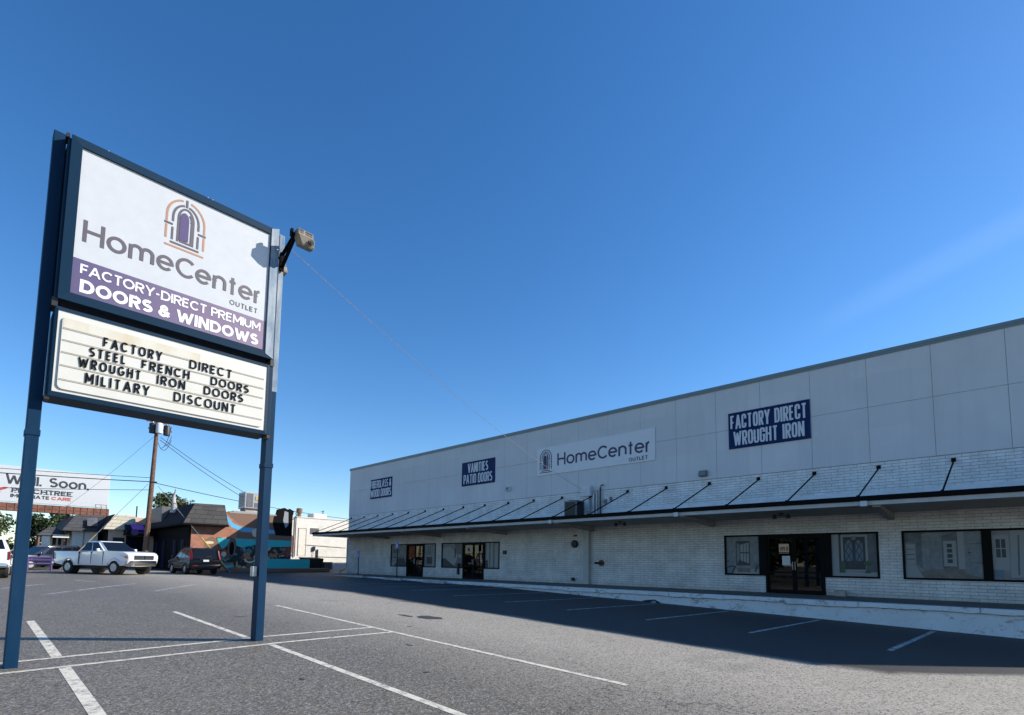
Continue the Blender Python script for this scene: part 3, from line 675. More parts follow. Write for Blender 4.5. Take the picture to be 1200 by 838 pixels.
PIC = {
 'desk': [rect(1, 0, 0, 1, .2), rect(3, .12, .62, .5, .78), rect(2, .14, .64, .48, .76), rect(2, .1, .38, .8, .42), (3, [(.2, 0), (.45, .36), (.85, .36), (1, 0)]), rect(1, .08, .25, .25, .36)],
 'frame': [rect(1, .25, .45, .6, .95), rect(2, .28, .5, .57, .92), rect(1, .4, .5, .44, .92), rect(3, .2, .12, .68, .42), rect(1, .75, 0, .82, 1)],
 'stairs': [rect(2, .62, 0, 1, 1), (1, [(0, .2), (0, .8), (.35, .9), (.55, .7), (.75, .5), (.7, .25), (.6, .1), (.5, .08)]), (3, [(0, 0), (0, .35), (.1, .4), (.65, 0)]), rect(3, .6, .4, .66, .8), rect(1, .8, .4, .92, .55)],
 'curtain': [rect(1, .1, .05, .3, 1), rect(2, .3, .05, .36, 1), rect(1, .4, .05, .55, 1), rect(2, .58, 0, .64, 1), rect(3, 0, 0, .22, .3), rect(1, .7, .05, .9, .95)],
 'steeldoor': [rect(1, 0, 0, 1, .13), rect(3, .30, .22, .72, .88), (0, [(.33, .26), (.42, .42), (.42, .78), (.33, .84)]), (1, [(.44, .36), (.69, .28), (.69, .84), (.44, .78)]), rect(3, .52, .3, .535, .84), rect(3, .61, .3, .625, .84), (3, [(.44, .55), (.69, .55), (.69, .58), (.44, .58)]), rect(4, .33, .05, .72, .16), (3, [(0, 0), (0, .16), (.1, .22), (.28, .22), (.3, .18), (.2, 0)]), (6, [(.03, .02), (.03, .16), (.24, .19), (.17, .02)]), (3, [(.84, .08), (.98, .28), (.99, .26), (.87, .06)]), rect(3, .88, .06, .90, .28), rect(3, .03, .32, .1, .35)],
 'ironwork': [rect(2, .62, 0, 1, 1), rect(1, 0, 0, .18, 1), rect(1, 0, 0, 1, .1), rect(3, .17, .08, .23, 1), rect(1, .22, .12, .80, .98), rect(3, .27, .16, .75, .93), (6, [(.31, .36), (.47, .36), (.47, .78), (.42, .86), (.36, .84), (.31, .76)]), (6, [(.54, .36), (.70, .36), (.70, .76), (.65, .84), (.59, .86), (.54, .78)]), (3, [(.31, .36), (.33, .36), (.47, .6), (.45, .6)]), (3, [(.47, .36), (.45, .36), (.31, .6), (.33, .6)]), (3, [(.31, .6), (.33, .6), (.47, .84), (.45, .84)]), (3, [(.47, .6), (.45, .6), (.31, .8), (.33, .8)]), (3, [(.54, .36), (.56, .36), (.70, .6), (.68, .6)]), (3, [(.70, .36), (.68, .36), (.54, .6), (.56, .6)]), (3, [(.54, .6), (.56, .6), (.70, .84), (.68, .84)]), (3, [(.70, .6), (.68, .6), (.54, .8), (.56, .8)]), rect(0, .46, .86, .55, .95), (5, [(.19, .08), (.30, .08), (.31, .3), (.25, .38), (.20, .3)]), (5, [(.71, .26), (.86, .26), (.87, .33), (.79, .37), (.70, .33)]), rect(5, .77, .1, .80, .26), (5, [(.73, .08), (.85, .08), (.83, .15), (.75, .15)])],
 'hall': [(4, [(0, 0), (1, 0), (1, .12), (.78, .24), (.45, .24), (.2, .12), (.0, .3)]), (1, [(0, 0), (.25, 0), (.14, .28), (0, .30)]), (2, [(0, 1), (.3, 1), (.2, .8), (0, .78)]), rect(1, .02, .3, .15, .74), rect(2, .03, .40, .14, .42), rect(2, .03, .50, .14, .52), rect(2, .03, .62, .14, .64), (2, [(.16, .3), (.24, .2), (.24, .96), (.16, .76)]), rect(0, .24, .2, .52, .96), rect(2, .345, .24, .35, .94), (2, [(.5, .24), (.52, .2), (.7, .3), (.7, 1), (.5, .9)]), rect(1, .52, .26, .68, .80), rect(3, .565, .66, .63, .74), rect(3, .565, .55, .63, .63), rect(3, .565, .44, .63, .52), rect(3, .565, .33, .63, .41), rect(1, .70, .2, .78, 1), (0, [(.78, .12), (.99, .02), (.99, 1), (.78, 1)]), rect(2, .83, .52, .84, .60), rect(3, .82, .54, .86, .56), (2, [(.85, .34), (.99, .32), (.99, .34), (.85, .36)]), (2, [(.85, .72), (.99, .73), (.99, .75), (.85, .74)])],
 'bedroom': [rect(7, .45, .2, 1, 1), rect(1, 0, .2, .2, .9), rect(3, .05, .45, .16, .82), rect(1, .1, .45, .112, .82), rect(1, .05, .62, .16, .64), (1, [(.2, .05), (.42, .05), (.5, .3), (.40, 1), (.22, 1)]), (2, [(.28, .1), (.30, .1), (.32, .9), (.30, .9)]), rect(1, .4, .05, 1, .22), rect(2, .45, .1, .8, .16), rect(6, .02, .05, .12, .2)],
}
def window(a_, b_, pic, label):
    fr = MB(); t = .065; y0, y1 = WY-.02, WY+.10
    fr.box(a_, b_, y0, y1, WT-t, WT); fr.box(a_, b_, y0, y1, WB, WB+t); fr.box(a_, a_+t, y0, y1, WB+t, WT-t); fr.box(b_-t, b_, y0, y1, WB+t, WT-t)
    w = obj('window', fr, 'bronze', store, label=label)
    g_ = MB().box(a_+t, b_-t, WY+.045, WY+.052, WB+t, WT-t); obj('pane', g_, 'shop_glass', w)
    graphic(w, a_+t*.8, b_-t*.8, PIC[pic])
def entrance(a_, b_, label, notice=False, neon=False):
    t = .07; y0, y1 = WY-.03, WY+.13
    fr = MB().box(a_, a_+t, y0, y1, F0, WT); fr.box(b_-t, b_, y0, y1, F0, WT); fr.box(a_+t, b_-t, y0, y1, WT-.09, WT); fr.box(a_+t, b_-t, y0, y1, F0+.001, F0+.035)
    d = obj('entrance_door', fr, 'bronze', store, label=label)
    mid = (a_+b_)/2
    for p, q, s_ in ((a_+t+.006, mid-.004, 1), (mid+.004, b_-t-.006, -1)):
        lf = MB(); e_ = .075; z0, z1 = F0+.045, WT-.097; yy = (WY+.01, WY+.065)
        lf.box(p, p+e_, *yy, z0, z1); lf.box(q-e_, q, *yy, z0, z1); lf.box(p+e_, q-e_, *yy, z1-e_, z1); lf.box(p+e_, q-e_, *yy, z0, z0+.1)
        lf.box(p+e_, q-e_, *yy, z0+.72, z0+.775); lf.box(p+e_, q-e_, *yy, z0+1.5, z0+1.53)
        obj('door_leaf', lf, 'bronze', d)
        g_ = MB().box(p+e_, q-e_, WY+.034, WY+.041, z0+.1, z1-e_); obj('door_glass', g_, 'tinted_glass', d)
        hx = q-e_/2 if s_ > 0 else p+e_/2
        h_ = MB().tube([(hx, WY+.01, z0+.85), (hx, WY-.05, z0+.85), (hx, WY-.05, z0+1.15), (hx, WY+.01, z0+1.15)], .013, 6); obj('door_handle', h_, 'galv', d)
    if notice:
        n1 = MB().box(mid-.52, mid-.17, WY+.026, WY+.030, .47, .83); obj('notice', n1, 'cream_paint', d)
        n3 = MB(); fr_ = ((0, WY+.026, 0), (1, 0, 0), (0, 0, 1), (0, -1, 0))
        text(n3, 'OPEN', fr_, mid-.49, mid-.20, .57, .15, .03, .003); obj('notice_lettering', n3, 'red_paint', d)
        n2 = MB().box(mid-.42, mid-.14, WY+.026, WY+.030, .02, .37); obj('notice', n2, 'panel_white', d)
    if neon:
        n1 = MB().lathe([(.12, WY+.028), (.12, WY+.032)], (mid-.46, 0, .75), 'y', 16); obj('round_sticker', n1, 'blue_paint', d)
window(-32.43, -30.42, 'desk', 'leftmost shop window with a desk picture'); window(-28.50, -27.14, 'frame', 'narrow shop window right of the first entrance')
window(-26.54, -24.42, 'stairs', 'shop window with a staircase picture'); window(-22.50, -21.18, 'curtain', 'narrow shop window with a curtain picture')
window(-8.13, -6.72, 'steeldoor', 'square window picturing an open steel framed door'); window(-4.36, -2.88, 'ironwork', 'square window picturing a double iron door with topiary')
window(-2.24, -.20, 'hall', 'wide window picturing a hallway with pale doors'); window(-.10, 1.95, 'bedroom', 'window picturing a room with a white curtain'); window(2.0, 3.9, 'hall', 'window beyond the right hand edge')
entrance(*DOORS[0], 'dark glazed double door of the far shop'); entrance(*DOORS[1], 'dark glazed double door with a blue sticker', neon=True); entrance(*DOORS[2], 'dark glazed double door with paper notices', notice=True)
for a_, b_ in ((-6.72, -6.56), (-4.515, -4.365), (-.198, -.102)): mb = MB().box(a_, b_, WY-.018, WY+.11, WB+.002, WT); obj('mullion', mb, 'bronze', store)

# canopy hung on rods
CY = 18.42
mb = MB().box(-38.55, XR+.3, CY+.04, WY-.004, 1.84, 2.10)
cn = obj('canopy', mb, 'soffit', store)
mb = MB().box(-38.6, XR+.35, CY-.07, CY+.035, 1.965, 2.115, .012); mb.box(-38.6, -38.555, CY+.036, WY+.1, 1.965, 2.115); obj('gutter', mb, 'gutter_black', cn)
mb = MB().box(-38.57, XR+.31, CY-.005, CY+.036, 1.835, 1.96); mb.box(-38.57, -38.553, CY+.037, WY, 1.835, 1.96); obj('fascia', mb, 'fascia', cn)
mb = MB().box(-38.5, XR+.25, CY+.08, WY-.05, 2.101, 2.125); mb.poly([(-38.5, WY-.9, 2.126), (-38.5, WY-.006, 2.126), (-38.5, WY-.006, 2.26)], (XR+38.7, 0, 0)); obj('roof_membrane', mb, 'flashing', cn)
for k in range(8):
    X = -2.5-6.07*k
    if X < XL: continue
    mb = MB().poly([(X-.1, CY+.1, 1.834), (X-.1, WY-.005, 1.834), (X-.1, WY-.005, 1.60), (X-.1, CY+.1, 1.78)], (.2, 0, 0)); obj('outrigger', mb, 'soffit', cn)
for k in range(23):
    X = -.8-1.972*k+(0 if k < 20 else .0)
    if X < XL: continue
    mb = MB().tube([(X-.16, CY+.02, 2.10), (X, WY-.02, 3.40)], .026, 6); mb.box(X-.06, X+.06, WY-.045, WY+.002, 3.38, 3.50); mb.box(X-.2, X-.12, CY, CY+.14, 2.11, 2.15)
    obj('canopy_rod', mb, 'gutter_black', cn)
for k in range(1, 4):
    X = -.8+1.972*k
    mb = MB().tube([(X-.16, CY+.02, 2.10), (X, WY-.02, 3.40)], .026, 6); mb.box(X-.06, X+.06, WY-.045, WY+.002, 3.38, 3.50); mb.box(X-.2, X-.12, CY, CY+.14, 2.11, 2.15)
    obj('canopy_rod', mb, 'gutter_black', cn)
# downspouts
mb = MB().box(-15.08, -14.76, WY-.2, WY-.003, F0+.01, 1.63); mb.box(-15.12, -14.72, WY-.23, WY-.003, 1.55, 1.68); obj('downspout', mb, 'pipe_paint', store, label='wide pale downspout in the middle of the brick wall')
mb = MB().box(XL-.14, XL-.02, WY-.02, WY+.1, -.55, 1.83); mb.hexa([(XL-.14, WY-.02, -.55), (XL-.02, WY-.02, -.55), (XL-.02, WY+.1, -.55), (XL-.14, WY+.1, -.55), (XL-.75, WY-.35, -.98), (XL-.63, WY-.35, -1.02), (XL-.63, WY-.23, -1.02), (XL-.75, WY-.23, -.98)][4:]+[(XL-.14, WY-.02, -.55), (XL-.02, WY-.02, -.55), (XL-.02, WY+.1, -.55), (XL-.14, WY+.1, -.55)])
obj('downspout', mb, 'pipe_paint', store, label='thin corner downspout with a kicked out foot')

# ------------------------------------------------------------------ signs on the stucco
WF = ((0, WY-.078, 0), (1, 0, 0), (0, 0, 1), (0, -1, 0))
def wall_sign(x0, x1, z0, z1, mt, label):
    t_ = thing('wall_sign', label, 'sign', ((x0+x1)/2, WY-.03, z0), 'signs fixed to the stucco wall')
    mb = MB().box(x0, x1, WY-.075, WY-.032, z0, z1, .006); obj('panel', mb, mt, t_); return t_
for x0, x1, rows, lb in ((-35.42, -32.5, ('FIBERGLASS &', 'WOOD DOORS'), 'small navy wall sign reading FIBERGLASS & WOOD DOORS'), (-24.6, -21.62, ('VANITIES', 'PATIO DOORS'), 'navy wall sign reading VANITIES PATIO DOORS'), (-7.82, -4.8, ('FACTORY DIRECT', 'WROUGHT IRON'), 'large navy wall sign reading FACTORY DIRECT WROUGHT IRON')):
    s_ = wall_sign(x0, x1, 4.78, 6.29, 'panel_navy', lb); cxm = (x0+x1)/2
    for r_, z in zip(rows, (5.62, 4.93)):
        w = {'VANITIES': 1.85, 'PATIO DOORS': 2.6, 'WROUGHT IRON': 2.62}.get(r_, 2.84)
        words(s_, 'lettering', r_, WF, cxm-w/2, cxm+w/2, z-.03, .58, .086 if len(r_) < 11 else .074, 'pale_letter', depth=.008, e=4., gap=.075, space=.2, wide=.5)
hc = wall_sign(-18.27, -11.15, 4.77, 6.30, 'panel_white', 'long white wall sign reading HomeCenter OUTLET beside an arched door emblem')
mb = MB(); text(mb, 'HomeCenter', WF, -16.85, -11.35, 5.20, .66, .092, .008, gap=.15); obj('lettering', mb, 'navy_letter', hc)
mb = MB(); text(mb, 'OUTLET', WF, -12.52, -11.52, 4.86, .185, .03, .008, gap=.26); obj('small_lettering', mb, 'navy_letter', hc)
arch_logo(hc, WF, -18.05, -17.25, 4.92, 6.16, None, .042, ('navy_letter', 'navy_letter', 'navy_letter'))

# ------------------------------------------------------------------ small things on the shop
def wall_lamp(x, z, mt, label):
    t_ = thing('wall_lamp', label, 'lamp', (x, WY-.03, z-.15))
    mb = MB().poly([(x-.17, WY-.03, z+.13), (x-.17, WY-.03, z-.13), (x-.17, WY-.22, z-.10), (x-.17, WY-.15, z+.13)], (.34, 0, 0), .012); obj('housing', mb, mt, t_)
    mb = MB().poly([(x-.13, WY-.2215, z-.08), (x-.13, WY-.1625, z+.10), (x-.13, WY-.157, z+.10), (x-.13, WY-.216, z-.08)], (.26, 0, 0)); obj('lens', mb, 'lamp_lens', t_)
wall_lamp(-20.45, 4.25, 'flashing', 'pale boxy wall lamp right of the VANITIES sign'); wall_lamp(-8.92, 3.88, 'mid_metal', 'dark boxy wall lamp left of the FACTORY DIRECT sign')
ac = thing('air_conditioner', 'dark louvred condenser standing on the canopy beside the middle pipe', 'air conditioner', (-15.0, 20.2, 2.13))
mb = MB(); X0, X1, Y0, Y1 = -15.50, -14.78, 20.3, 20.95
for z in span(2.24, 2.98, .052): mb.box(X0, X1, Y0, Y1, z, z+.03)
mb.box(X0+.02, X1-.02, Y0+.02, Y1-.02, 2.18, 3.0); obj('louvres', mb, 'dark_metal', ac)
mb = MB().box(X0-.02, X1+.02, Y0-.02, Y1+.02, 3.0, 3.06); mb.box(X0-.1, X1+.1, Y0-.1, Y1+.1, 2.13, 2.18)
for a_ in (X0-.01, X1-.04):
    for b_ in (Y0-.01, Y1-.04): mb.box(a_, a_+.05, b_, b_+.05, 2.18, 3.0)
obj('case', mb, 'mid_metal', ac)
mb = MB().lathe([(.28, 3.062), (.28, 3.10), (.22, 3.10)], (-15.14, 20.62, 0), 'z', 20); obj('fan_grille', mb, 'dark_metal', ac)
mb = MB().box(-15.14, -14.60, WY-.32, WY-.035, 3.36, 3.88, .01); mb.box(-15.0, -14.75, WY-.2, WY-.035, 2.6, 3.359)
tag(obj('junction_box', mb, 'flashing'), 'white metal box on the wall where the cable lands', 'box')
cd = thing('conduit', 'cluster of grey conduits and a black hooked pipe beside the canopy condenser', 'conduit', (-14.3, WY, 2.13))
mb = MB()
for X, r_, zt in ((-14.50, .07, 3.5), (-14.32, .05, 3.6)): mb.tube([(X, WY-.12, 2.13), (X, WY-.12, zt)], r_, 8)
obj('grey_pipe', mb, 'galv', cd, smooth=True)
mb = MB().tube([(-14.12, WY-.1, 2.13), (-14.12, WY-.1, 3.75), (-14.05, WY-.12, 3.86), (-13.9, WY-.2, 3.86)], .035, 8); obj('black_pipe', mb, 'dark_metal', cd, smooth=True)
mb = MB().box(-13.95, -13.8, WY-.1, WY-.013, 2.95, 3.15); mb.box(-13.6, -13.5, WY-.09, WY-.013, 3.05, 3.25); obj('meter_box', mb, 'mid_metal', cd)
mb = MB().lathe([(.05, WY-.17), (.17, WY-.14), (.195, WY-.09), (.195, WY-.002)], (-15.72, 0, .98), 'y', 20)
bell = obj('fire_bell', mb, 'dark_metal', smooth=True); tag(bell, 'round black alarm bell left of the middle downspout', 'bell')
mb = MB().box(-15.82, -15.60, WY-.012, WY-.002, 1.36, 1.45); tag(obj('warning_plate', mb, 'dull_red'), 'small red plate above the round black bell', 'sign')
hy = thing('fire_connection', 'brass and red hose connection low on the brick right of the downspout', 'hose connection', (-14.2, WY, -.15))
mb = MB().lathe([(.15, WY-.06), (.15, WY-.001)], (-14.12, 0, .02), 'y', 18); obj('flange', mb, 'rust', hy, smooth=True)
mb = MB().tube([(-14.12, WY-.05, .02), (-14.12, WY-.2, .02)], .07, 10); mb.tube([(-14.12, WY-.17, .02), (-14.36, WY-.26, .02)], .055, 10); obj('nozzle', mb, 'dark_metal', hy, smooth=True)
mb = MB().tube([(-15.85, WY-.1, F0+.22), (-15.7, WY-.12, F0+.3), (-15.68, WY-.12, F0+.12)], .03, 6); mb.box(-15.9, -15.8, WY-.1, WY-.002, F0+.15, F0+.3); tag(obj('water_tap', mb, 'dark_metal'), 'small dark water tap low on the brick below the bell', 'tap')
mb = MB().box(-20.85, -20.62, WY-.08, WY-.002, .45, .68, .01); tag(obj('meter_box', mb, 'dark_metal'), 'small black box on brick right of the curtain window', 'box')
mb = MB().box(-4.2, -3.86, 21.1, 21.4, F0+.001, F0+.20, .012); tag(obj('concrete_block', mb, 'concrete'), 'grey concrete block on the sidewalk right of the doors', 'block')
mb = MB().box(-24.85, -24.72, WY-.12, WY-.002, F0+.25, F0+.95, .01); tag(obj('post_box', mb, 'dark_metal'), 'tall black box low on brick left of the second entrance', 'box')
for X, Y, mt, lb in ((-2.78, CY-.02, 'flashing', 'small white light at the canopy edge above the right doors'), (-8.72, CY-.02, 'flashing', 'small white light at the canopy edge above the blank brick'), (-14.85, CY-.02, 'flashing', 'small white light at the canopy edge below the condenser')):
    mb = MB().box(X-.09, X+.09, CY-.10, CY-.075, 1.80, 1.96, .01); mb.box(X-.06, X+.06, CY-.074, CY-.006, 1.84, 1.93); tag(obj('canopy_light', mb, mt), lb, 'lamp', 'lights along the canopy edge')
for X, lb in ((-5.4, 'black twin spotlight under the canopy above the right doors'), (-11.9, 'black twin spotlight under the canopy above blank brick'), (1.15, 'black twin spotlight under the canopy over the curtain window')):
    t_ = thing('spotlight', lb, 'lamp', (X, 19.6, 1.72), 'spotlights under the canopy')
    mb = MB().box(X-.08, X+.08, 19.5, 19.66, 1.80, 1.836); mb.tube([(X, 19.58, 1.8), (X, 19.58, 1.74)], .02, 6); mb.tube([(X-.2, 19.58, 1.75), (X+.2, 19.58, 1.75)], .015, 6); obj('mount', mb, 'dark_metal', t_)
    for s_ in (-.22, .22):
        mb = MB().lathe([(.04, 0), (.075, -.14), (.07, -.15)], (X+s_, 19.58, 1.80), 'z', 10); obj('lamp_head', mb, 'dark_metal', t_)
for X, zt, lb in ((-31.1, .63, 'thin post with a blue parking sign nearest the building corner'), (-26.6, 1.2, 'taller thin post with a blue parking sign before the desk window')):
    Y = 18.1; z = G(X, Y); t_ = thing('parking_sign', lb, 'sign', (X, Y, z), 'blue parking signs on posts')
    mb = MB().bar((X, Y, z), (X, Y, zt), .05, .05); obj('post', mb, 'dark_metal', t_)
    mb = MB().box(X-.15, X+.15, Y-.05, Y-.035, zt-.45, zt, .003); pl = obj('sign_plate', mb, 'sign_blue', t_)
    mb = MB(); f_ = ((X, Y-.052, zt-.4), (1, 0, 0), (0, 0, 1), (0, -1, 0)); P3 = lambda a_, b_, d_: Vector((X+a_, Y-.052-d_, zt-.4+b_))
    ribbon(mb, P3, [(-.02, .30), (-.02, .16), (.05, .16), (.08, .07)], .03, False, .003); ribbon(mb, P3, arc(0, .1, .075, .075, 150, 330), .022, False, .004); ribbon(mb, P3, [(-.02, .33), (-.02, .36)], .035, False, .003); obj('symbol', mb, 'white_letter', pl)

# ------------------------------------------------------------------ roadside sign on two posts
PB = (-9.4, 2.04, -1.46)
py = thing('pylon_sign', 'tall two post roadside sign with a HomeCenter panel above a letter board', 'sign', PB)
for y0, y1, mt in ((.440, .577, 'post_blue'), (3.508, 3.645, 'post_worn')):
    zb = G(-9.4, y0)-.2
    mb = MB().box(-9.52, -9.30, y0, y1, zb, 5.97, .008)
    p_ = obj('post', mb, 'post_blue', py)
    mb = MB().box(-9.53, -9.29, y0-.009, y1+.009, 1.62, 1.70, .004); obj('splice_collar', mb, 'post_blue', p_)
    if y0 > 3: 
        mb = MB().box(-9.525, -9.294, y0-.006, y1+.006, 3.0, 5.972, .006); obj('post_sheath', mb, 'post_worn', p_)
        mb = MB().box(-9.46, -9.36, 3.42, 3.507, -.30, -.12, .01); obj('socket_box', mb, 'galv', p_)
cab = obj('upper_cabinet', MB().box(-9.72, -9.105, .585, 3.498, 3.51, 5.83, .012), 'cabinet_blue', py)
SY0, SY1, SZ0, SZ1 = .615, 3.44, 3.493, 5.862
iy0, iy1, iz0, iz1 = .735, 3.312, 3.612, 5.738
mb = MB()                                                     # sloping retainer frame
XA, XB = -9.105, -9.045
def ring(mb, o4, i4, xo, xi):
    (a0, a1, b0, b1), (c0, c1, d0, d1) = o4, i4
    O_ = [(a0, b0), (a1, b0), (a1, b1), (a0, b1)]; I_ = [(c0, d0), (c1, d0), (c1, d1), (c0, d1)]
    for k in range(4):
        j = (k+1) % 4
        mb.hexa([(xo, *O_[k]), (xo, *O_[j]), (xo, *I_[j]), (xo, *I_[k]), (xi-.012, *O_[k]), (xi-.012, *O_[j]), (xi, *I_[j]), (xi, *I_[k])])
ring(mb, (SY0, SY1, SZ0, SZ1), (iy0, iy1, iz0, iz1), XA, XB)
obj('retainer_frame', mb, 'cabinet_blue', cab)
mb = MB().hexa([(XB-.012, 3.325, 3.56), (XB-.012, 3.455, 3.50), (XB-.012, 3.455, 5.90), (XB-.012, 3.325, 5.84), (XB+.002, 3.325, 3.56), (XB-.006, 3.455, 3.50), (XB-.006, 3.455, 5.90), (XB+.002, 3.325, 5.84)])
obj('edge_flashing', mb, 'post_worn', cab)
fx = -9.075
mb = MB().box(XA+.001, fx, iy0-.01, iy1+.01, iz0-.01, iz1+.01); obj('sign_face', mb, 'sign_face', cab)
mb = MB().box(fx+.0005, fx+.003, iy0, iy1, iz0, 4.135)
bb = obj('violet_band', mb, 'violet_band', cab)
SF = ((fx+.0035, 0, 0), (0, 1, 0), (0, 0, 1), (1, 0, 0)); SF0 = ((fx+.001, 0, 0), (0, 1, 0), (0, 0, 1), (1, 0, 0))
mb = MB(); text(mb, 'HomeCenter', SF0, .815, 3.225, 4.40, .318, .046, .003, gap=.13); obj('lettering', mb, 'grey_letter', cab)
mb = MB(); text(mb, 'OUTLET', SF0, 2.722, 3.168, 4.225, .085, .0135, .003, gap=.26); obj('small_lettering', mb, 'grey_letter', cab)
words(cab, 'band_lettering', 'FACTORY-DIRECT PREMIUM', SF, .82, 3.225, 3.928, .145, .024, 'white_letter', depth=.003, gap=.12, space=.32)
words(cab, 'bold_lettering', 'DOORS & WINDOWS', SF, .83, 3.205, 3.668, .186, .042, 'white_letter', depth=.003, gap=.15, space=.26)
arch_logo(cab, SF0, 1.775, 2.290, 4.835, 5.64, None, .029, ('orange_letter', 'grey_letter', 'violet'), .003)
# bolts along the top
mb = MB()
for y in (1.02, 2.31, 2.38): mb.box(-9.08, -9.06, y-.008, y+.008, SZ1-.004, SZ1+.010)
obj('frame_screw', mb, 'galv', cab)
# letter board
lbd = obj('letter_board', MB().box(-9.66, -9.115, .600, 3.498, 2.165, 3.385, .01), 'cabinet_blue', py)
mb = MB(); ring(mb, (.606, 3.43, 2.15, 3.392), (.640, 3.392, 2.215, 3.345), -9.115, -9.085); obj('board_frame', mb, 'cabinet_blue', lbd)
mb = MB().box(-9.114, -9.098, .64, 3.392, 2.21, 3.35); obj('board_panel', mb, 'marquee_face', lbd)
def rrect(y0, y1, z0, z1, r_, n=5):
    p = []
    for cy_, cz_, a0 in ((y1-r_, z1-r_, 0), (y0+r_, z1-r_, 90), (y0+r_, z0+r_, 180), (y1-r_, z0+r_, 270)):
        p += [(cy_+r_*math.cos(R(a0+90*i/n)), cz_+r_*math.sin(R(a0+90*i/n))) for i in range(n+1)]
    return p
mb = MB().poly([(-9.097, y, z) for y, z in rrect(.688, 3.35, 2.262, 3.262, .05)], (.022, 0, 0), .006); obj('raised_panel', mb, 'marquee_face', lbd)
mb = MB().box(-9.0745, -9.0735, .70, 1.75, 3.115, 3.25); mb.box(-9.0745, -9.0738, 1.75, 2.35, 3.125, 3.245); obj('stained_strip', mb, 'marquee_stained', lbd, label='yellowed top strip of the letter board')
for z in (3.104, 2.939, 2.771, 2.588, 2.393):
    mb = MB().box(-9.0748, -9.0685, .70, 3.338, z-.012, z-.004); mb.box(-9.0748, -9.0705, .70, 3.338, z+.004, z+.009); obj('letter_rail', mb, 'marquee_rail', lbd)
LF = ((-9.0665, 0, 0), (0, 1, 0), (0, 0, 1), (1, 0, 0))
for word_list, z, h in (((('FACTORY', 1.137, 1.845), ('DIRECT', 2.21, 2.828)), 2.978, .138), ((('STEEL', .993, 1.41), ('FRENCH', 1.60, 2.22), ('DOORS', 2.52, 3.10)), 2.795, .132), ((('WROUGHT', .885, 1.60), ('IRON', 1.80, 2.17), ('DOORS', 2.43, 3.02)), 2.617, .132), ((('MILITARY', .972, 1.72), ('DISCOUNT', 2.03, 2.914)), 2.407, .145)):
    for w_, a_, b_ in word_list:
        mb = MB(); text(mb, w_, LF, a_, b_, z, h, .021, .004, e=2.6, gap=.26, wide=.62); obj('letter_row', mb, 'black_letter', lbd)
for y0, y1, z0, z1, xf in ((.565, .625, 3.386, 3.508, -9.1), (3.44, 3.50, 3.386, 3.508, -9.1), (.575, .625, 2.10, 2.164, -9.12), (3.45, 3.50, 2.10, 2.164, -9.12), (.558, .598, 5.83, 5.89, -9.11)):
    mb = MB().box(-9.3, xf, y0, y1, z0, z1); obj('bracket', mb, 'dark_metal', py)
# floodlights
def flood(root, pos, fx_, label):
    """lamp box on a bracket; fx_ = +1 in front of the sign, -1 behind it"""
    x, y, z = pos; t_ = thing('floodlight', label, 'lamp', tuple(pos), 'floodlights at the top of the sign post')
    P = lambda a_, b_, c_: (x+a_*fx_*.84, y+b_*.84, z+c_*.84)
    def hx(mb, lo, hi): mb.hexa([P(*p) for p in lo+hi])
    mb = MB()                                                # finned ballast box above, lamp wedge below
    hx(mb, [(-.09, -.16, .0), (.11, -.16, -.01), (.11, .17, -.01), (-.09, .17, .0)], [(-.09, -.16, .135), (.10, -.155, .125), (.10, .165, .125), (-.09, .17, .135)])
    hx(mb, [(-.12, -.10, -.15), (.07, -.05, -.17), (.07, .21, -.17), (-.12, .21, -.15)], [(-.09, -.155, -.002), (.12, -.155, -.012), (.12, .20, -.012), (-.09, .20, -.002)])
    bmesh.ops.bevel(mb.b, geom=mb.b.edges[:], offset=.006, segments=1, affect='EDGES'); obj('housing', mb, 'beige_metal', t_)
    mb = MB()
    for k in range(9):
        if k == 3: continue
        b_ = -.13+k*.032
        for c0 in (.025, .075): hx(mb, [(.1045, b_, c0), (.112, b_, c0), (.112, b_+.017, c0), (.1045, b_+.017, c0)], [(.1045, b_, c0+.035), (.109, b_, c0+.035), (.109, b_+.017, c0+.035), (.1045, b_+.017, c0+.035)])
    obj('vent_slots', mb, 'dark_metal', t_)
    mb = MB(); hx(mb, [(-.115, -.09, -.165), (.06, -.045, -.185), (.06, .20, -.185), (-.115, .20, -.165)], [(-.115, -.09, -.1515), (.06, -.045, -.1715), (.06, .20, -.1715), (-.115, .20, -.1515)]); obj('lens', mb, 'lamp_lens', t_)
    mb = MB(); c_ = Vector(P(.10, .12, -.09)); mb.tube([c_, c_+Vector((.03*fx_, 0, -.006))], .045, 14); mb.tube([c_+Vector((.031*fx_, 0, -.006)), c_+Vector((.04*fx_, 0, -.008))], .022, 10); obj('photocell', mb, 'dark_metal', t_, smooth=True)
    q = Vector(root); mb = MB()
    mb.bar(q+Vector((0, 0, -.12)), P(-.06, -.14, .04), .05, .035); mb.bar(q+Vector((0, 0, .14)), P(-.06, -.15, .07), .05, .035); mb.bar(q+Vector((0, 0, -.16)), q+Vector((0, 0, .18)), .07, .05); mb.box(P(-.10, -.19, 0)[0]-.02, P(-.10, -.19, 0)[0]+.05, y-.20, y-.163, z-.01, z+.12)
    obj('mounting_arm', mb, 'black_paint_and_shade', t_)
flood((-9.25, 3.60, 5.42), (-8.66, 3.72, 5.68), 1, 'dusty boxy floodlight on an arm in front of the sign top')
flood((-9.56, 3.61, 5.55), (-10.1, 3.84, 5.83), -1, 'small boxy floodlight behind the top of the right post')
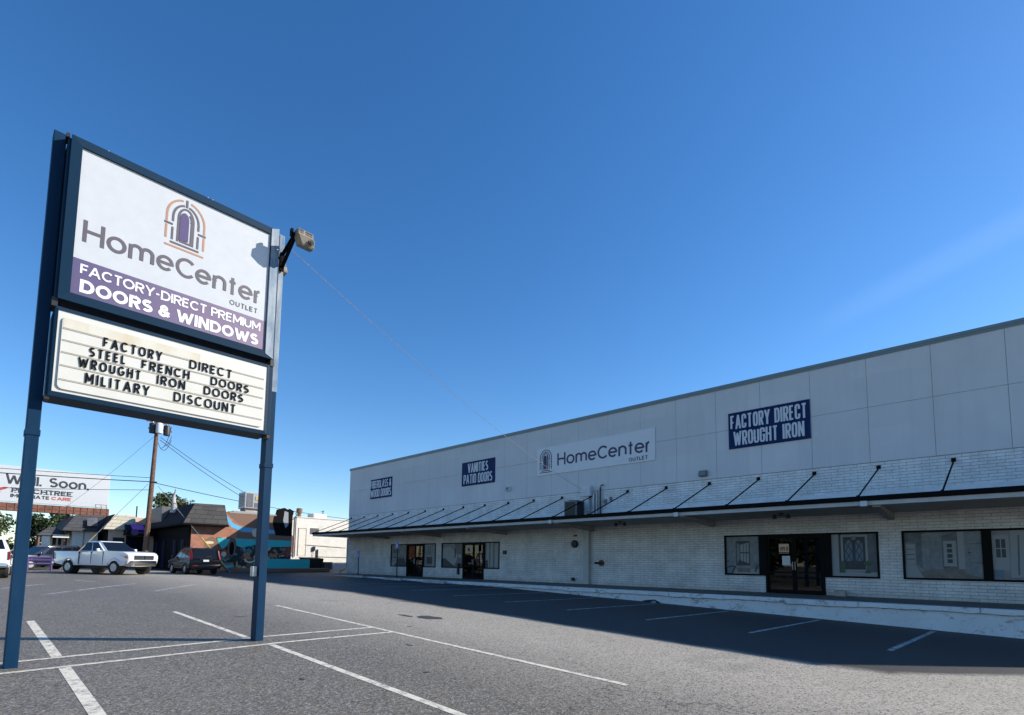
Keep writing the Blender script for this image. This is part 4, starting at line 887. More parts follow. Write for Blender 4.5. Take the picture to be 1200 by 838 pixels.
# twisted service cable from sign to shop
def sag(p, q, s_, n=24): 
    p, q = Vector(p), Vector(q); return [p+(q-p)*i/n-Vector((0, 0, 4*s_*(i/n)*(1-i/n))) for i in range(n+1)]
cp = sag((-9.0, 3.64, 5.60), (-15.05, WY-.33, 3.72), .35, 60)
mb = MB().tube(cp, .0045, 5)
tw = [p+Vector((0, .011*math.cos(i*2.1), .011*math.sin(i*2.1))) for i, p in enumerate(sag((-9.0, 3.64, 5.60), (-15.05, WY-.33, 3.72), .35, 240))]; mb.tube(tw, .004, 4)
tag(obj('service_cable', mb, 'cable_pale', smooth=True), 'pale twisted cable sagging from the sign to the shop wall', 'cable')

# ------------------------------------------------------------------ vehicles (x forward, y left, z up, origin on the ground)
def wheel(par, x, y, r_, w, rimmat='galv'):
    s_ = 1 if y > 0 else -1
    mb = MB().lathe([(r_*.55, -w/2), (r_*.93, -w/2), (r_, -w/2+.04), (r_, w/2-.04), (r_*.93, w/2), (r_*.55, w/2)], (x, y, r_), 'y', 22)
    t_ = obj('wheel', mb, 'tyre', par, smooth=True)
    mb = MB(); yo = y+s_*(w/2+.006)
    mb.lathe([(r_*.56, yo-.05*s_), (r_*.60, yo), (r_*.54, yo+.012*s_), (r_*.52, yo+.004*s_)], (x, 0, r_), 'y', 20)
    for k in range(5):
        a_ = 2*math.pi*k/5+.3; c_, n_ = math.cos(a_), math.sin(a_)
        mb.bar((x+c_*.04, yo-.012*s_, r_+n_*.04), (x+c_*r_*.56, yo-.012*s_, r_+n_*r_*.56), .03, r_*.2)
    mb.lathe([(r_*.18, yo-.03*s_), (r_*.16, yo+.01*s_)], (x, 0, r_), 'y', 12)
    obj('rim', mb, rimmat, t_, smooth=True)
def archpts(cx_, cz_, r_, zb, n=9):                           # points of a wheel arch, front to rear, along the sill
    a0 = math.asin(min(1, (zb-cz_)/r_)); 
    return [(cx_+r_*math.cos(t), cz_+r_*math.sin(t)) for t in [a0+(math.pi-2*a0)*i/n for i in range(n+1)]]
def side_body(prof, hw, belt, tuck=.06, bev=.045):
    mb = MB(); mb.poly([(x, -hw, z) for x, z in prof], (0, 2*hw, 0), bev)
    for v_ in mb.b.verts:
        k = clamp((belt-v_.co.z)/belt, -1, 1); v_.co.y *= 1-tuck*abs(k)**2 if k > 0 else 1-tuck*.6*min(1, -k*8)
    mx_ = max(v_.co.x for v_ in mb.b.verts)
    for v_ in mb.b.verts:                                    # the nose narrows towards the bumper
        f_ = clamp((v_.co.x-mx_+.75)/.75, 0, 1); v_.co.y *= 1-.09*f_*f_
    return mb
def house(par, rect0, z0, rect1, z1, hw0, hw1, paintm, splits, nm='cab'):
    """greenhouse: belt (x0,x1) at z0 up to roof (x0,x1) at z1 with glass set into each face"""
    (a0, a1), (b0, b1) = rect0, rect1
    lo = [(a0, -hw0, z0), (a1, -hw0, z0), (a1, hw0, z0), (a0, hw0, z0)]; hi = [(b0, -hw1, z1), (b1, -hw1, z1), (b1, hw1, z1), (b0, hw1, z1)]
    mb = MB(); mb.hexa(lo+hi); bmesh.ops.bevel(mb.b, geom=[e for e in mb.b.edges if min(v.co.z for v in e.verts) > z0+.01 or abs(e.verts[0].co.z-e.verts[1].co.z) > .1], offset=.085, segments=4, affect='EDGES')
    obj(nm, mb, paintm, par, smooth=True)
    def pane(c, u0, u1, v0, v1, nm):
        c = [Vector(x) for x in c]; L_ = lambda u_, v_: (c[0]*(1-u_)+c[1]*u_)*(1-v_)+(c[3]*(1-u_)+c[2]*u_)*v_
        q = [L_(u0, v0), L_(u1, v0), L_(u1, v1), L_(u0, v1)]; n_ = (q[1]-q[0]).cross(q[3]-q[0]).normalized()
        mid = sum((Vector(x) for x in lo+hi), Vector())/8
        if n_.dot(q[0]-mid) < 0: n_ = -n_
        m_ = MB().poly([p+n_*.002 for p in q], n_*.009, .003); obj(nm, m_, 'car_glass', par)
    for (p, q) in splits:
        pane([lo[0], lo[1], hi[1], hi[0]], p, q, .06, .86, 'side_window'); pane([lo[3], lo[2], hi[2], hi[3]], p, q, .06, .86, 'side_window')
    pane([lo[1], lo[2], hi[2], hi[1]], .06, .94, .04, .90, 'windscreen'); pane([lo[3], lo[0], hi[0], hi[3]], .08, .92, .10, .86, 'rear_window')
def place(o, x, y, z, rz): o.location = (x, y, z); o.rotation_euler = (0, 0, rz)
def pickup():
    t_ = thing('pickup_truck', 'white crew cab pickup parked side on, chrome grille and rear bed', 'pickup truck', (0, 0, 0))
    hw = .99; zs = .50; fx_, rx_ = 1.90, -1.67
    prof = [(2.80, .62), (2.87, .80), (2.87, 1.08), (2.78, 1.21), (2.5, 1.275), (1.9, 1.32), (1.12, 1.35), (-.86, 1.31), (-.86, zs), (1.35, zs)]
    prof = prof[:-1]+[(1.38, zs)]+archpts(fx_, .40, .47, zs)[::-1]+[(2.45, zs)]
    prof = [p for i, p in enumerate(prof) if i == 0 or (Vector(p)-Vector(prof[i-1])).length > .03]
    mb = side_body(prof, hw, 1.0, bev=.075); obj('body', mb, 'car_white', t_, smooth=True)
    mb = MB(); pr = [(-.88, zs), (-.88, 1.31), (-2.86, 1.31), (-2.88, .62), (-2.2, zs+.02)]+archpts(rx_, .40, .47, zs)[::-1]
    for y0, y1 in ((-hw, -hw+.1), (hw-.1, hw)): mb.poly([(x, y0, z) for x, z in pr], (0, y1-y0, 0), .02)
    mb.box(-2.84, -.89, -hw+.1, hw-.1, .72, .78); mb.box(-.93, -.885, -hw+.1, hw-.1, .78, 1.29)
    for v_ in mb.b.verts: v_.co.y *= 1-.05*max(0, (1.0-v_.co.z))**2
    obj('truck_bed', mb, 'car_white', t_, smooth=True)
    mb = MB().box(-2.895, -2.845, -hw+.08, hw-.08, .70, 1.31, .015); mb.box(-2.90, -2.89, -.5, .5, .85, 1.15, .002); tg = obj('tailgate', mb, 'car_white', t_)
    mb = MB().box(-2.906, -2.898, -.12, .12, 1.06, 1.13); obj('handle', mb, 'car_trim', tg)
    for s_ in (-1, 1):
        mb = MB().box(-2.90, -2.84, s_*.97-.06, s_*.97+.022, .86, 1.24, .01); obj('tail_light', mb, 'car_red', t_)
        mb = MB().poly([(2.855, s_*.61, .88), (2.865, s_*.66, .88), (2.83, s_*.885, .91), (2.80, s_*.895, 1.10), (2.855, s_*.61, 1.09)], (.025, 0, 0)); obj('headlight', mb, 'car_lamp', t_)
        mb = MB().poly([(2.66, s_*.93, .93), (2.82, s_*.885, .93), (2.80, s_*.888, 1.08), (2.60, s_*.945, 1.04)], (0, .022*s_, 0)); obj('indicator', mb, 'car_amber', t_)
        mb = MB().box(.72, .84, min(s_*1.02, s_*1.17), max(s_*1.02, s_*1.17), 1.30, 1.48, .03); mb.bar((.84, s_*.93, 1.33), (.80, s_*1.05, 1.36), .05, .05); obj('wing_mirror', mb, 'car_white', t_, smooth=True)
        for x in (.25, -.68): mb = MB().box(x-.1, x+.1, s_*(hw-.012), s_*(hw+.018), 1.10, 1.14, .006); obj('door_handle', mb, 'car_white', t_)
        mb = MB()
        for x in (1.02, .10, -.865): mb.box(x-.005, x+.005, min(s_*(hw-.06), s_*(hw+.0015)), max(s_*(hw-.06), s_*(hw+.0015)), .58, 1.29)
        mb.box(-.86, 1.3, min(s_*(hw-.08), s_*(hw-.035)), max(s_*(hw-.08), s_*(hw-.035)), .47, .53); obj('door_seam', mb, 'car_trim', t_)
    house(t_, (-.84, 1.22), 1.30, (-.60, .34), 1.92, .95, .73, 'car_white', ((.05, .44), (.48, .86)))
    for ax in (fx_, rx_):
        for s_ in (-1, 1):
            ps = [(ax+.50*math.cos(R(a_)), s_*(hw-.012), .40+.50*math.sin(R(a_))) for a_ in range(12, 170, 12)]
            mb = MB().tube(ps, .035, 6); obj('arch_flare', mb, 'car_white', t_, smooth=True)
            mb = MB().lathe([(.445, -.10), (.445, .10)], (ax, s_*.70, .42), 'y', 18); obj('wheel_well', mb, 'car_trim', t_)
    mb = MB().box(2.80, 2.895, -.60, .60, .83, 1.11, .03); gr = obj('grille', mb, 'chrome', t_)
    mb = MB()
    for y0, y1 in ((-.54, -.04), (.04, .54)):
        for z0, z1 in ((.865, .955), (.985, 1.075)): mb.box(2.890, 2.899, y0, y1, z0, z1)
    obj('grille_mesh', mb, 'car_trim', gr)
    mb = MB().lathe([(.075, 2.902), (.06, 2.915)], (0, 0, .97), 'x', 10); obj('badge', mb, 'chrome', gr)
    mb = MB().poly([(2.78, -.98, .52), (2.78, -.98, .79), (2.93, -.85, .79), (2.96, 0, .80), (2.93, .85, .79), (2.78, .98, .79), (2.78, .98, .52), (2.90, .85, .50), (2.93, 0, .50), (2.90, -.85, .50)], (.01, 0, 0))
    mb = MB().hexa([(2.68, -.95, .46), (2.93, -.72, .46), (2.93, .72, .46), (2.68, .95, .46), (2.70, -.955, .80), (2.97, -.74, .80), (2.97, .74, .80), (2.70, .955, .80)]); bmesh.ops.bevel(mb.b, geom=mb.b.edges[:], offset=.03, segments=2, affect='EDGES')
    fb = obj('front_bumper', mb, 'chrome', t_, smooth=True)
    mb = MB().box(2.935, 2.962, -.55, .55, .52, .60, .005); obj('air_intake', mb, 'car_trim', fb)
    mb = MB().box(-3.02, -2.86, -.97, .97, .50, .70, .03); rb = obj('rear_bumper', mb, 'chrome', t_, smooth=True)
    mb = MB().box(-3.027, -3.021, -.16, .16, .54, .68); obj('number_plate', mb, 'panel_white', rb)
    mb = MB().box(-2.6, 2.5, -.6, .6, .34, .52); obj('chassis', mb, 'car_trim', t_)
    for x in (fx_, rx_):
        for y in (-.86, .86): wheel(t_, x, y, .40, .27)
    return t_
def suv(label, cat, paintm, name, roof=1.66, hwid=.905, L_=0.):
    t_ = thing(name, label, cat, (0, 0, 0)); zs = .38; fx_, rx_ = 1.31, -1.31; hw = hwid; k = (roof-1.66)
    belt = 1.02+k*.5
    prof = [(2.20, .42), (2.26, .60), (2.22, .80+k*.3), (2.0, .93+k*.4), (1.05, belt), (-2.08, belt+.03), (-2.24, .92+k*.4), (-2.28, .62), (-2.2, .42), (-1.85, zs)]+archpts(rx_, .34, .39, zs)[::-1]+[(-.85, zs), (.85, zs)]+archpts(fx_, .34, .39, zs)[::-1]+[(1.8, zs)]
    mb = side_body(prof, hw, belt-.2, .05); obj('body', mb, paintm, t_, smooth=True)
    house(t_, (-2.14, 1.12), belt-.01, (-1.86 if roof > 1.55 else -1.2, .20 if roof > 1.55 else .1), roof, hw-.05, hw-.22, paintm, ((.04, .28), (.31, .55), (.58, .84)), 'cabin')
    for s_ in (-1, 1):
        mb = MB().poly([(-2.262, s_*(hw-.13), belt-.10), (-2.15, s_*(hw-.005), belt-.08), (-2.0, s_*(hw-.115), roof-.16), (-2.02, s_*(hw-.175), roof-.16)] if roof > 1.55 else [(-2.26, s_*(hw-.3), .80), (-2.20, s_*(hw-.01), .80), (-2.16, s_*(hw-.01), .95), (-2.2, s_*(hw-.3), .95)], (-.03, 0, 0)); obj('tail_light', mb, 'car_red', t_)
        mb = MB().poly([(2.24, s_*.5, .68), (2.23, s_*.86, .70), (2.08, s_*.90, .82), (2.14, s_*.5, .80)], (.025, 0, .02)); obj('headlight', mb, 'car_lamp', t_)
        mb = MB().box(.72, .88, min(s_*.90, s_*1.06), max(s_*.90, s_*1.06), belt, belt+.15, .03); obj('wing_mirror', mb, paintm, t_, smooth=True)
        for x in (.12, -.80): mb = MB().box(x-.09, x+.09, min(s_*(hw-.03), s_*(hw+.012)), max(s_*(hw-.03), s_*(hw+.012)), belt-.13, belt-.095, .005); obj('door_handle', mb, paintm, t_)
    mb = MB().box(-2.36, -2.18, -.84, .84, .36, .62, .04); rb = obj('rear_bumper', mb, paintm, t_, smooth=True)
    for s_ in (-1, 1):
        mb = MB().box(-2.367, -2.36, s_*.60-.14, s_*.60+.14, .54, .585); obj('reflector', mb, 'car_red', rb)
    mb = MB().box(-2.29, -2.265, -.16, .16, .80, .92, .003); obj('number_plate', mb, 'panel_white', t_)
    if roof > 1.55:
        for s_ in (-1, 1): mb = MB().tube([(-1.7, s_*(hw-.24), roof+.01), (-1.6, s_*(hw-.24), roof+.05), (-.1, s_*(hw-.24), roof+.05), (0, s_*(hw-.24), roof+.01)], .018, 5); obj('roof_rail', mb, 'car_trim', t_)
        mb = MB().bar((-2.175, 0, belt+.07), (-2.10, -.38, belt+.14), .02, .02); obj('wiper', mb, 'car_trim', t_)
        mb = MB().box(-2.285, -2.262, -.34, .34, .945, .965); obj('chrome_strip', mb, 'chrome', t_)
    mb = MB().box(2.12, 2.30, -.84, .84, .36, .60, .04); obj('front_bumper', mb, paintm, t_, smooth=True)
    mb = MB().box(-2.0, 2.0, -.55, .55, .26, .40); obj('chassis', mb, 'car_trim', t_)
    for x in (fx_, rx_):
        for y in (-.78, .78): wheel(t_, x, y, .34, .22, 'galv')
    return t_
pk = pickup(); th = .48
place(pk, -39.71-.865*math.sin(th)+1.67*math.cos(th), 4.29+.865*math.cos(th)+1.67*math.sin(th), G(-38.5, 5.5), th)
pk2 = dup_tree(pk); pk2['label'] = 'white pickup at the left edge seen from its tailgate and rear bumper'
place(pk2, -36.0, .62, G(-36, .6), R(176))
crv = suv('black sport utility car facing away, red tail lights, before the painted wall', 'car', 'car_black', 'parked_car')
place(crv, -38.4, 10.35, G(-38.4, 10.3), 3.17)
dk = suv('dark blue car behind the purple barrier with reflections on its windscreen', 'car', 'car_blue', 'parked_car', 1.62)
place(dk, -47.6, 3.75, G(-47.6, 3.7), R(-62))
wc = suv('white car by the cream wall, its nose behind the dark car', 'car', 'car_white', 'parked_car', 1.44)
place(wc, -52.6, 5.2, G(-52.6, 5.2), R(75))
# purple barrier
br = thing('parking_barrier', 'low purple pipe barrier left of the white pickup', 'barrier', (-43.5, 3.3, G(-43.5, 3.3)))
z = G(-43.5, 3.3)
for h_ in (.62, .85, 1.02):
    mb = MB().tube([(-43.5, 1.6, z+h_-.15), (-43.5, 4.9, z+h_-.15)], .05, 8); obj('rail', mb, 'purple_paint', br)
for y in (1.6, 2.7, 3.8, 4.9): mb = MB().tube([(-43.5, y, z), (-43.5, y, z+.9)], .06, 8); obj('post', mb, 'purple_paint', br)

# ------------------------------------------------------------------ the buildings across the lot
SITE = .905
MX = -48.; zg = -1.1
mu_ = thing('mural_building', 'brick building with a painted mural wall and dark shingled mansard corner', 'building', (MX, 16, zg))
mb = MB().box(MX-16, MX, 12.62, 20.9, -1.3, 4.02); obj('wall', mb, 'red_brick', mu_)
mb = MB().box(MX-15.9, MX-.1, 12.605, 12.618, -1.2, 3.9); mb.box(MX-15.9, MX-.3, 12.55, 12.603, 1.9, 2.9); obj('shaded_shopfront', mb, 'black_paint_and_shade', mu_)  # black sheet paints in the shade of the side turned from the sun
for x in (MX-2.2, MX-4.6, MX-8.2, MX-10.8):
    mb = MB().box(x-.7, x+.7, 12.56, 12.60, -.9, 1.6); w_ = obj('shop_window', mb, 'navy_and_shade', mu_)
    mb = MB().box(x-.05, x+.05, 12.545, 12.558, -.9, 1.6); obj('glazing_bar', mb, 'purple_glass', w_)
mb = MB()
lo = [(MX-14, 11.83, 2.86), (MX+.75, 11.83, 2.86), (MX+.75, 15.15, 2.86), (MX-14, 15.15, 2.86)]; hi = [(MX-14, 12.75, 4.56), (MX+.05, 12.75, 4.56), (MX+.05, 15.0, 4.60), (MX-14, 15.0, 4.60)]
mb.hexa(lo+hi); obj('mansard_roof', mb, 'dark_shingle', mu_)
mb = MB().hexa([(MX-14, 11.80, 2.86), (MX+.74, 11.80, 2.86), (MX+.04, 12.72, 4.56), (MX-14, 12.72, 4.56), (MX-14, 11.826, 2.862), (MX+.74, 11.826, 2.862), (MX+.04, 12.746, 4.562), (MX-14, 12.746, 4.562)]); obj('shaded_side_roof', mb, 'navy_and_shade', mu_)  # near-black slab puts shade into the colour of the unlit slope
mb = MB().box(MX-14.02, MX+.78, 11.80, 15.18, 2.70, 2.857); obj('eave_board', mb, 'black_paint_and_shade', mu_)
mb = MB().box(MX-.35, MX+.03, 15.4, 20.6, 3.96, 4.10); obj('wall_cap', mb, 'mortar_roof', mu_)
# mural: painted shapes on the wall plane (y to the right, z up)
def blob(mt, pts, k, nm='mural_paint'):
    mb = MB().poly([(MX+.004+.003*k, y, z) for y, z in pts], (.002, 0, 0)); return obj(nm, mb, mt, mu_)
def ell(y, z, ry, rz, n=18, a0=0, a1=360): return [(y+ry*math.cos(R(a0+(a1-a0)*i/n)), z+rz*math.sin(R(a0+(a1-a0)*i/n))) for i in range(n)]
rm = random.Random(5)
mb = MB().poly([(MX+.0035, y, z) for y, z in [(13.9, -.3), (20.85, -.3), (20.85, 1.75), (16.1, 1.72), (15.4, 1.9), (14.3, 1.75), (13.6, .9)]], (.0022, 0, 0)); obj('mural_paint', mb, 'street_art', mu_)
blob('brown_paint', [(15.2, 3.95), (20.85, 3.95), (20.85, 2.6), (17.6, 2.75), (16.4, 3.0), (15.6, 3.55)], 0)
blob('sky_paint', [(15.2, 3.75), (15.8, 3.05), (16.6, 2.75), (18.4, 2.72), (20.4, 2.6), (20.4, 2.3), (18.4, 2.38), (16.5, 2.40), (15.6, 2.75), (15.2, 3.35)], 1)
blob('cream_paint', ell(17.75, 2.35, .42, .40), 2)
blob('brown_paint', [(16.1, 2.3), (20.85, 2.3), (20.85, 1.7), (16.1, 1.75)], 0)
blob('teal_paint', [(14.55, 1.75), (15.6, 1.72), (15.35, 1.1), (15.0, .85), (14.75, 1.2)], 1)
blob('teal_paint', [(16.0, 1.78), (20.85, 1.75), (20.85, 1.2), (18.8, 1.1), (17.9, 1.35), (16.6, 1.0), (16.1, 1.15)], 2)
blob('brown_paint', ell(14.15, 1.1, .55, .75), 0); blob('brown_paint', ell(15.75, .95, .32, .75), 3); blob('black_paint_and_shade', ell(15.75, .9, .2, .6), 4)
blob('cream_paint', ell(14.0, 1.35, .35, .12), 1); blob('green_paint', [(13.7, .35), (14.2, .55), (15.0, .25), (15.3, -.1), (13.75, -.1)], 1)
blob('cream_paint', ell(15.15, .4, .2, .22), 5); blob('rust', ell(15.2, .35, .42, .42), 4)
mb = MB().poly([(MX+.030, y, z) for y, z in [(16.0, -.9), (20.85, -.9), (20.85, 1.15), (18.9, 1.05), (17.9, 1.3), (16.7, .95), (15.9, .4)]], (.002, 0, 0)); obj('mural_paint', mb, 'street_art', mu_)
mb = MB().poly([(MX+.031, y, z) for y, z in [(12.75, -.9), (15.3, -.9), (15.2, .1), (14.4, .5), (13.6, .2), (12.75, .6)]], (.002, 0, 0)); obj('mural_paint', mb, 'street_art', mu_)
blob('cream_paint', arc(17.3, .1, .55, .45, 190, 350, 8)+arc(17.3, .1, .4, .3, 350, 190, 8), 12)
blob('teal_paint', [(15.3, -.55), (16.8, -.4), (17.0, -.6), (15.3, -.8)], 3)
blob('black_paint_and_shade', [(19.4, 2.2), (20.88, 2.2), (20.88, 3.98), (19.2, 3.98), (19.1, 3.2)], 12)
# wing wall with the black curled shape and rooftop bits
mb = MB().poly([(MX+.04, 19.35, 3.9), (MX+.04, 20.85, 3.9), (MX+.04, 21.0, 4.55), (MX+.04, 20.6, 4.75), (MX+.04, 20.5, 4.6), (MX+.04, 20.1, 4.80), (MX+.04, 19.5, 4.6)], (-.35, 0, 0), .02); obj('curled_parapet', mb, 'black_paint_and_shade', mu_)
mb = MB().poly([(MX+.06, 20.1, 4.5), (MX+.06, 20.45, 4.4), (MX+.06, 20.5, 3.2), (MX+.06, 20.25, 2.9), (MX+.06, 20.0, 3.6)], (.006, 0, 0)); obj('mural_paint', mb, 'cable_pale', mu_)
mb = MB().box(-59.3, -55.0, 12.0, 13.6, 3.3, 4.7); tag(obj('sign_box', mb, 'mid_metal'), 'plain grey box sign on the dark shopfront roof edge', 'sign')
mb = MB().lathe([(.26, 4.0), (.21, 4.7), (.15, 4.9), (.17, 5.1), (.10, 5.5), (.06, 5.75), (.05, 6.1), (.01, 6.15)], (-52.6, 12.35, 0), 'z', 10)
for v_ in mb.b.verts: v_.co.y += .06*math.sin(v_.co.z*4+v_.co.x*7); v_.co.x += .06*math.cos(v_.co.z*5)
tag(obj('roof_figure', mb, 'figure_plaster', smooth=True), 'white pointed plaster figure standing on the dark roof', 'statue')
ru = thing('rooftop_unit', 'large grey rooftop air handler with a yellow sticker on the mural building', 'air conditioner', (-50.4, 17.9, 4.05))
mb = MB().box(-50.9, -49.3, 17.05, 18.75, 4.62, 6.12, .03); obj('case', mb, 'galv', ru)
mb = MB().box(-51.6, -49.1, 16.1, 18.9, 4.02, 4.28); mb.box(-50.8, -49.5, 17.2, 18.6, 4.28, 4.62); obj('roof_curb', mb, 'concrete', ru)
mb = MB().box(-49.299, -49.27, 17.2, 17.75, 4.75, 5.98); mb.box(-49.299, -49.27, 17.9, 18.65, 4.75, 5.15)
for z in span(4.8, 5.9, .12): mb.box(-50.75, -49.5, 17.01, 17.049, z, z+.05)
obj('louvre_panel', mb, 'mid_metal', ru)
mb = MB().box(-49.299, -49.26, 17.95, 18.4, 5.42, 5.74); obj('sticker', mb, 'guard_yellow', ru)
# low painted planter wall and yard clutter in front of the white building
lw = obj('planter_wall', MB().box(-47.4, -46.6, 18.3, 22.1, -1.05, .05, .03), 'teal_paint'); tag(lw, 'low teal painted planter wall below the mural', 'wall')
mb = MB().box(-47.9, -45.4, 15.4, 23.5, -1.1, -.78, .03); tag(obj('raised_kerb', mb, 'brown_paint'), 'dark raised bed edge along the foot of the mural', 'kerb')
wb = thing('white_building', 'low white block building behind the mural with rooftop vents', 'building', (-52, 28, zg))
mb = MB().box(-70, -52, 21.4, 46, -1.3, 4.33); obj('wall', mb, 'white_block', wb)
mb = MB().box(-52.1, -51.95, 21.4, 46, 4.33, 4.42); obj('wall_cap', mb, 'cream_wall', wb)
mb = MB().box(-51.999, -51.97, 23.35, 24.1, .4, 3.2); obj('blocked_door', mb, 'cream_wall', wb)
mb = MB().box(-52, -51.95, 23.3, 23.35, .4, 3.25); mb.box(-52, -51.95, 24.1, 24.15, .4, 3.25); mb.box(-52, -51.95, 23.3, 24.15, 3.2, 3.26); obj('door_trim', mb, 'concrete', wb)
mb = MB()
for z in span(2.7, 3.25, .11): mb.box(-51.999, -51.95, 24.55, 25.5, z, z+.06)
obj('louvre', mb, 'mid_metal', wb)
mb = MB().poly([(-51.996, y, z) for y, z in [(21.6, .4), (22.75, .3), (22.8, 2.3), (22.5, 2.75), (21.9, 2.75), (21.5, 2.4)]], (.003, 0, 0)); obj('mural_paint', mb, 'rust', wb)
mb = MB().poly([(-51.992, y, z) for y, z in ell(22.15, 1.9, .36, .75)], (.003, 0, 0)); obj('mural_paint', mb, 'brown_paint', wb)
mb = MB().poly([(-51.992, y, z) for y, z in [(21.5, .6), (22.0, .85), (22.7, .7), (22.7, .5), (21.5, .4)]], (.003, 0, 0)); obj('mural_paint', mb, 'sky_paint', wb)
mb = MB().tube([(-51.9, 22.95, .3), (-51.9, 22.95, 4.6), (-51.9, 22.9, 4.8)], .05, 6); mb.bar((-51.9, 22.9, 4.3), (-51.9, 22.0, 3.5), .03, .03); obj('conduit', mb, 'dark_metal', wb)
mb = MB().box(-51.98, -51.8, 24.9, 25.1, .95, 1.4); mb.bar((-51.9, 25.0, .95), (-51.9, 24.85, .2), .03, .03); mb.box(-51.98, -51.85, 25.35, 25.45, .2, 1.1); obj('meter', mb, 'dark_metal', wb)
mb = MB().tube([(-51.96, 24.0, 1.55), (-51.96, 28.6, 1.35)], .02, 5); mb.tube([(-51.96, 25.2, .35), (-51.96, 28.9, .3)], .02, 5); obj('pipe_run', mb, 'mid_metal', wb)
mb = MB().lathe([(.2, 4.33), (.2, 4.9), (.30, 4.9), (.30, 5.35), (.1, 5.4)], (-53, 23.75, 0), 'z', 10); tag(obj('roof_vent', mb, 'brown_paint'), 'rusty round chimney vent on the white building', 'vent')
mb = MB().box(-54.2, -52.8, 25.2, 26.7, 4.35, 4.95, .03); mb.box(-52.805, -52.77, 25.3, 25.9, 4.45, 4.85); tag(obj('roof_cooler', mb, 'cream_wall'), 'white boxy cooler on the white building roof', 'air conditioner')
mb = MB().tube([(-53, 26.35, 4.9), (-53, 26.35, 5.35)], .05, 6); mb.bar((-53, 26.1, 5.2), (-53, 26.5, 5.3), .05, .05); tag(obj('roof_pipe', mb, 'dark_metal'), 'dark vent pipe behind the white roof cooler', 'pipe')
db = thing('dumpster', 'dark green dumpster against the white building', 'dumpster', (-48.9, 23.3, zg))
mb = MB().poly([(-49.6, 22.45, -.95), (-48.3, 22.45, -.95), (-48.1, 22.45, .12), (-49.6, 22.45, .12)], (0, 1.75, 0), .02); obj('bin', mb, 'dark_metal', db)
mb = MB().poly([(-49.65, 22.4, .122), (-48.05, 22.4, .122), (-49.65, 22.4, .25)], (0, 1.85, 0)); obj('lid', mb, 'gutter_black', db)
mb = MB()
for z in span(-.85, -.25, .09): mb.box(-49.0, -48.2, 24.35, 25.2, z, z+.05)
mb.box(-48.97, -48.23, 24.38, 25.17, -.95, -.2); tag(obj('condenser_unit', mb, 'mid_metal'), 'grey louvred condenser on the ground beside the dumpster', 'air conditioner')
SITE = 1.; zg = -1.0
# tan roofed shop and the cream building at the left
TX = -54.
ts = thing('tan_roof_shop', 'small pink walled shop with a pale tan shingled mansard roof', 'building', (TX, 9.5, zg))
mb = MB().box(TX-10, TX-.4, 8.2, 12.0, -1.3, 2.5); obj('wall', mb, 'pink_wall', ts)
mb = MB().box(TX-10, TX-.6, 8.16, 8.199, -1.0, 2.4); obj('shaded_side', mb, 'black_paint_and_shade', ts)  # pink wall's shaded side painted black
mb = MB().hexa([(TX-10, 7.75, 2.36), (TX+.1, 7.75, 2.36), (TX+.1, 10.0, 2.36), (TX-10, 10.0, 2.36), (TX-10, 8.6, 3.70), (TX-.8, 8.6, 3.70), (TX-.8, 10.0, 3.70), (TX-10, 10.0, 3.70)]); obj('mansard_roof', mb, 'pale_shingle', ts)
mb = MB().hexa([(TX-10.1, 7.72, 2.345), (TX-.02, 7.72, 2.345), (TX-.9, 8.58, 3.69), (TX-10.1, 8.58, 3.69), (TX-10.1, 7.70, 2.36), (TX-.0, 7.70, 2.36), (TX-.9, 8.55, 3.71), (TX-10.1, 8.55, 3.71)]); obj('shaded_side_roof', mb, 'navy_and_shade', ts)  # dark slab over the tan shingles, painted shade on the sunless slope
mb = MB().box(TX-.39, TX-.36, 8.5, 9.3, -.9, 1.7); obj('window', mb, 'dark_interior', ts)
mb = MB().box(TX-3, TX-.9, 10.02, 11.2, 2.5, 3.55, .02); obj('parapet', mb, 'pink_wall', ts)
aw = thing('shop_awning', 'dark shop awning with a magenta top between tan roof and utility pole', 'awning', (TX+.6, 9.9, .9))
mb = MB().poly([(TX-.36, 9.2, 2.9), (TX+1.0, 9.2, 2.3), (TX+1.0, 9.2, 1.9), (TX-.36, 9.2, 1.9)], (0, 2.0, 0)); obj('canopy', mb, 'navy_and_shade', aw)
mb = MB().poly([(TX-.2, 9.6, 2.87), (TX+.9, 9.6, 2.38), (TX+.9, 9.6, 2.36), (TX-.2, 9.6, 2.85)], (0, .9, 0)); obj('top_panel', mb, 'magenta_paint', aw)
mb = MB().poly([(TX+1.004, y, z) for y, z in ell(9.75, 2.15, .3, .28, 8)], (.01, 0, 0)); mb.poly([(TX+1.004, y, z) for y, z in [(10.0, 2.1), (10.8, 2.1), (10.8, 2.2), (10.0, 2.2)]], (.01, 0, 0)); obj('awning_motif', mb, 'purple_paint', aw)
mb = MB().box(TX-.35, TX-.3, 9.4, 10.9, -1, 1.85); tag(obj('shop_door', mb, 'navy_and_shade'), 'dark shop door below the magenta awning', 'door')
cb_ = thing('cream_building', 'cream walled building with a dark shingled mansard left of the tan roof', 'building', (-57, 6.5, zg))
mb = MB().box(-66, -57, 6.15, 7.85, -1.3, 2.3); mb.box(-66, -58.5, 4.9, 6.14, -1.3, 2.2); obj('wall', mb, 'cream_wall', cb_)
mb = MB().box(-56.999, -56.97, 6.85, 6.95, -1.0, 2.2); obj('wall_joint', mb, 'concrete', cb_)
mb = MB()
for y in (5.05, 5.4, 5.75): mb.box(-58.499, -58.46, y, y+.22, .3, 1.7)
obj('window', mb, 'dark_interior', cb_)
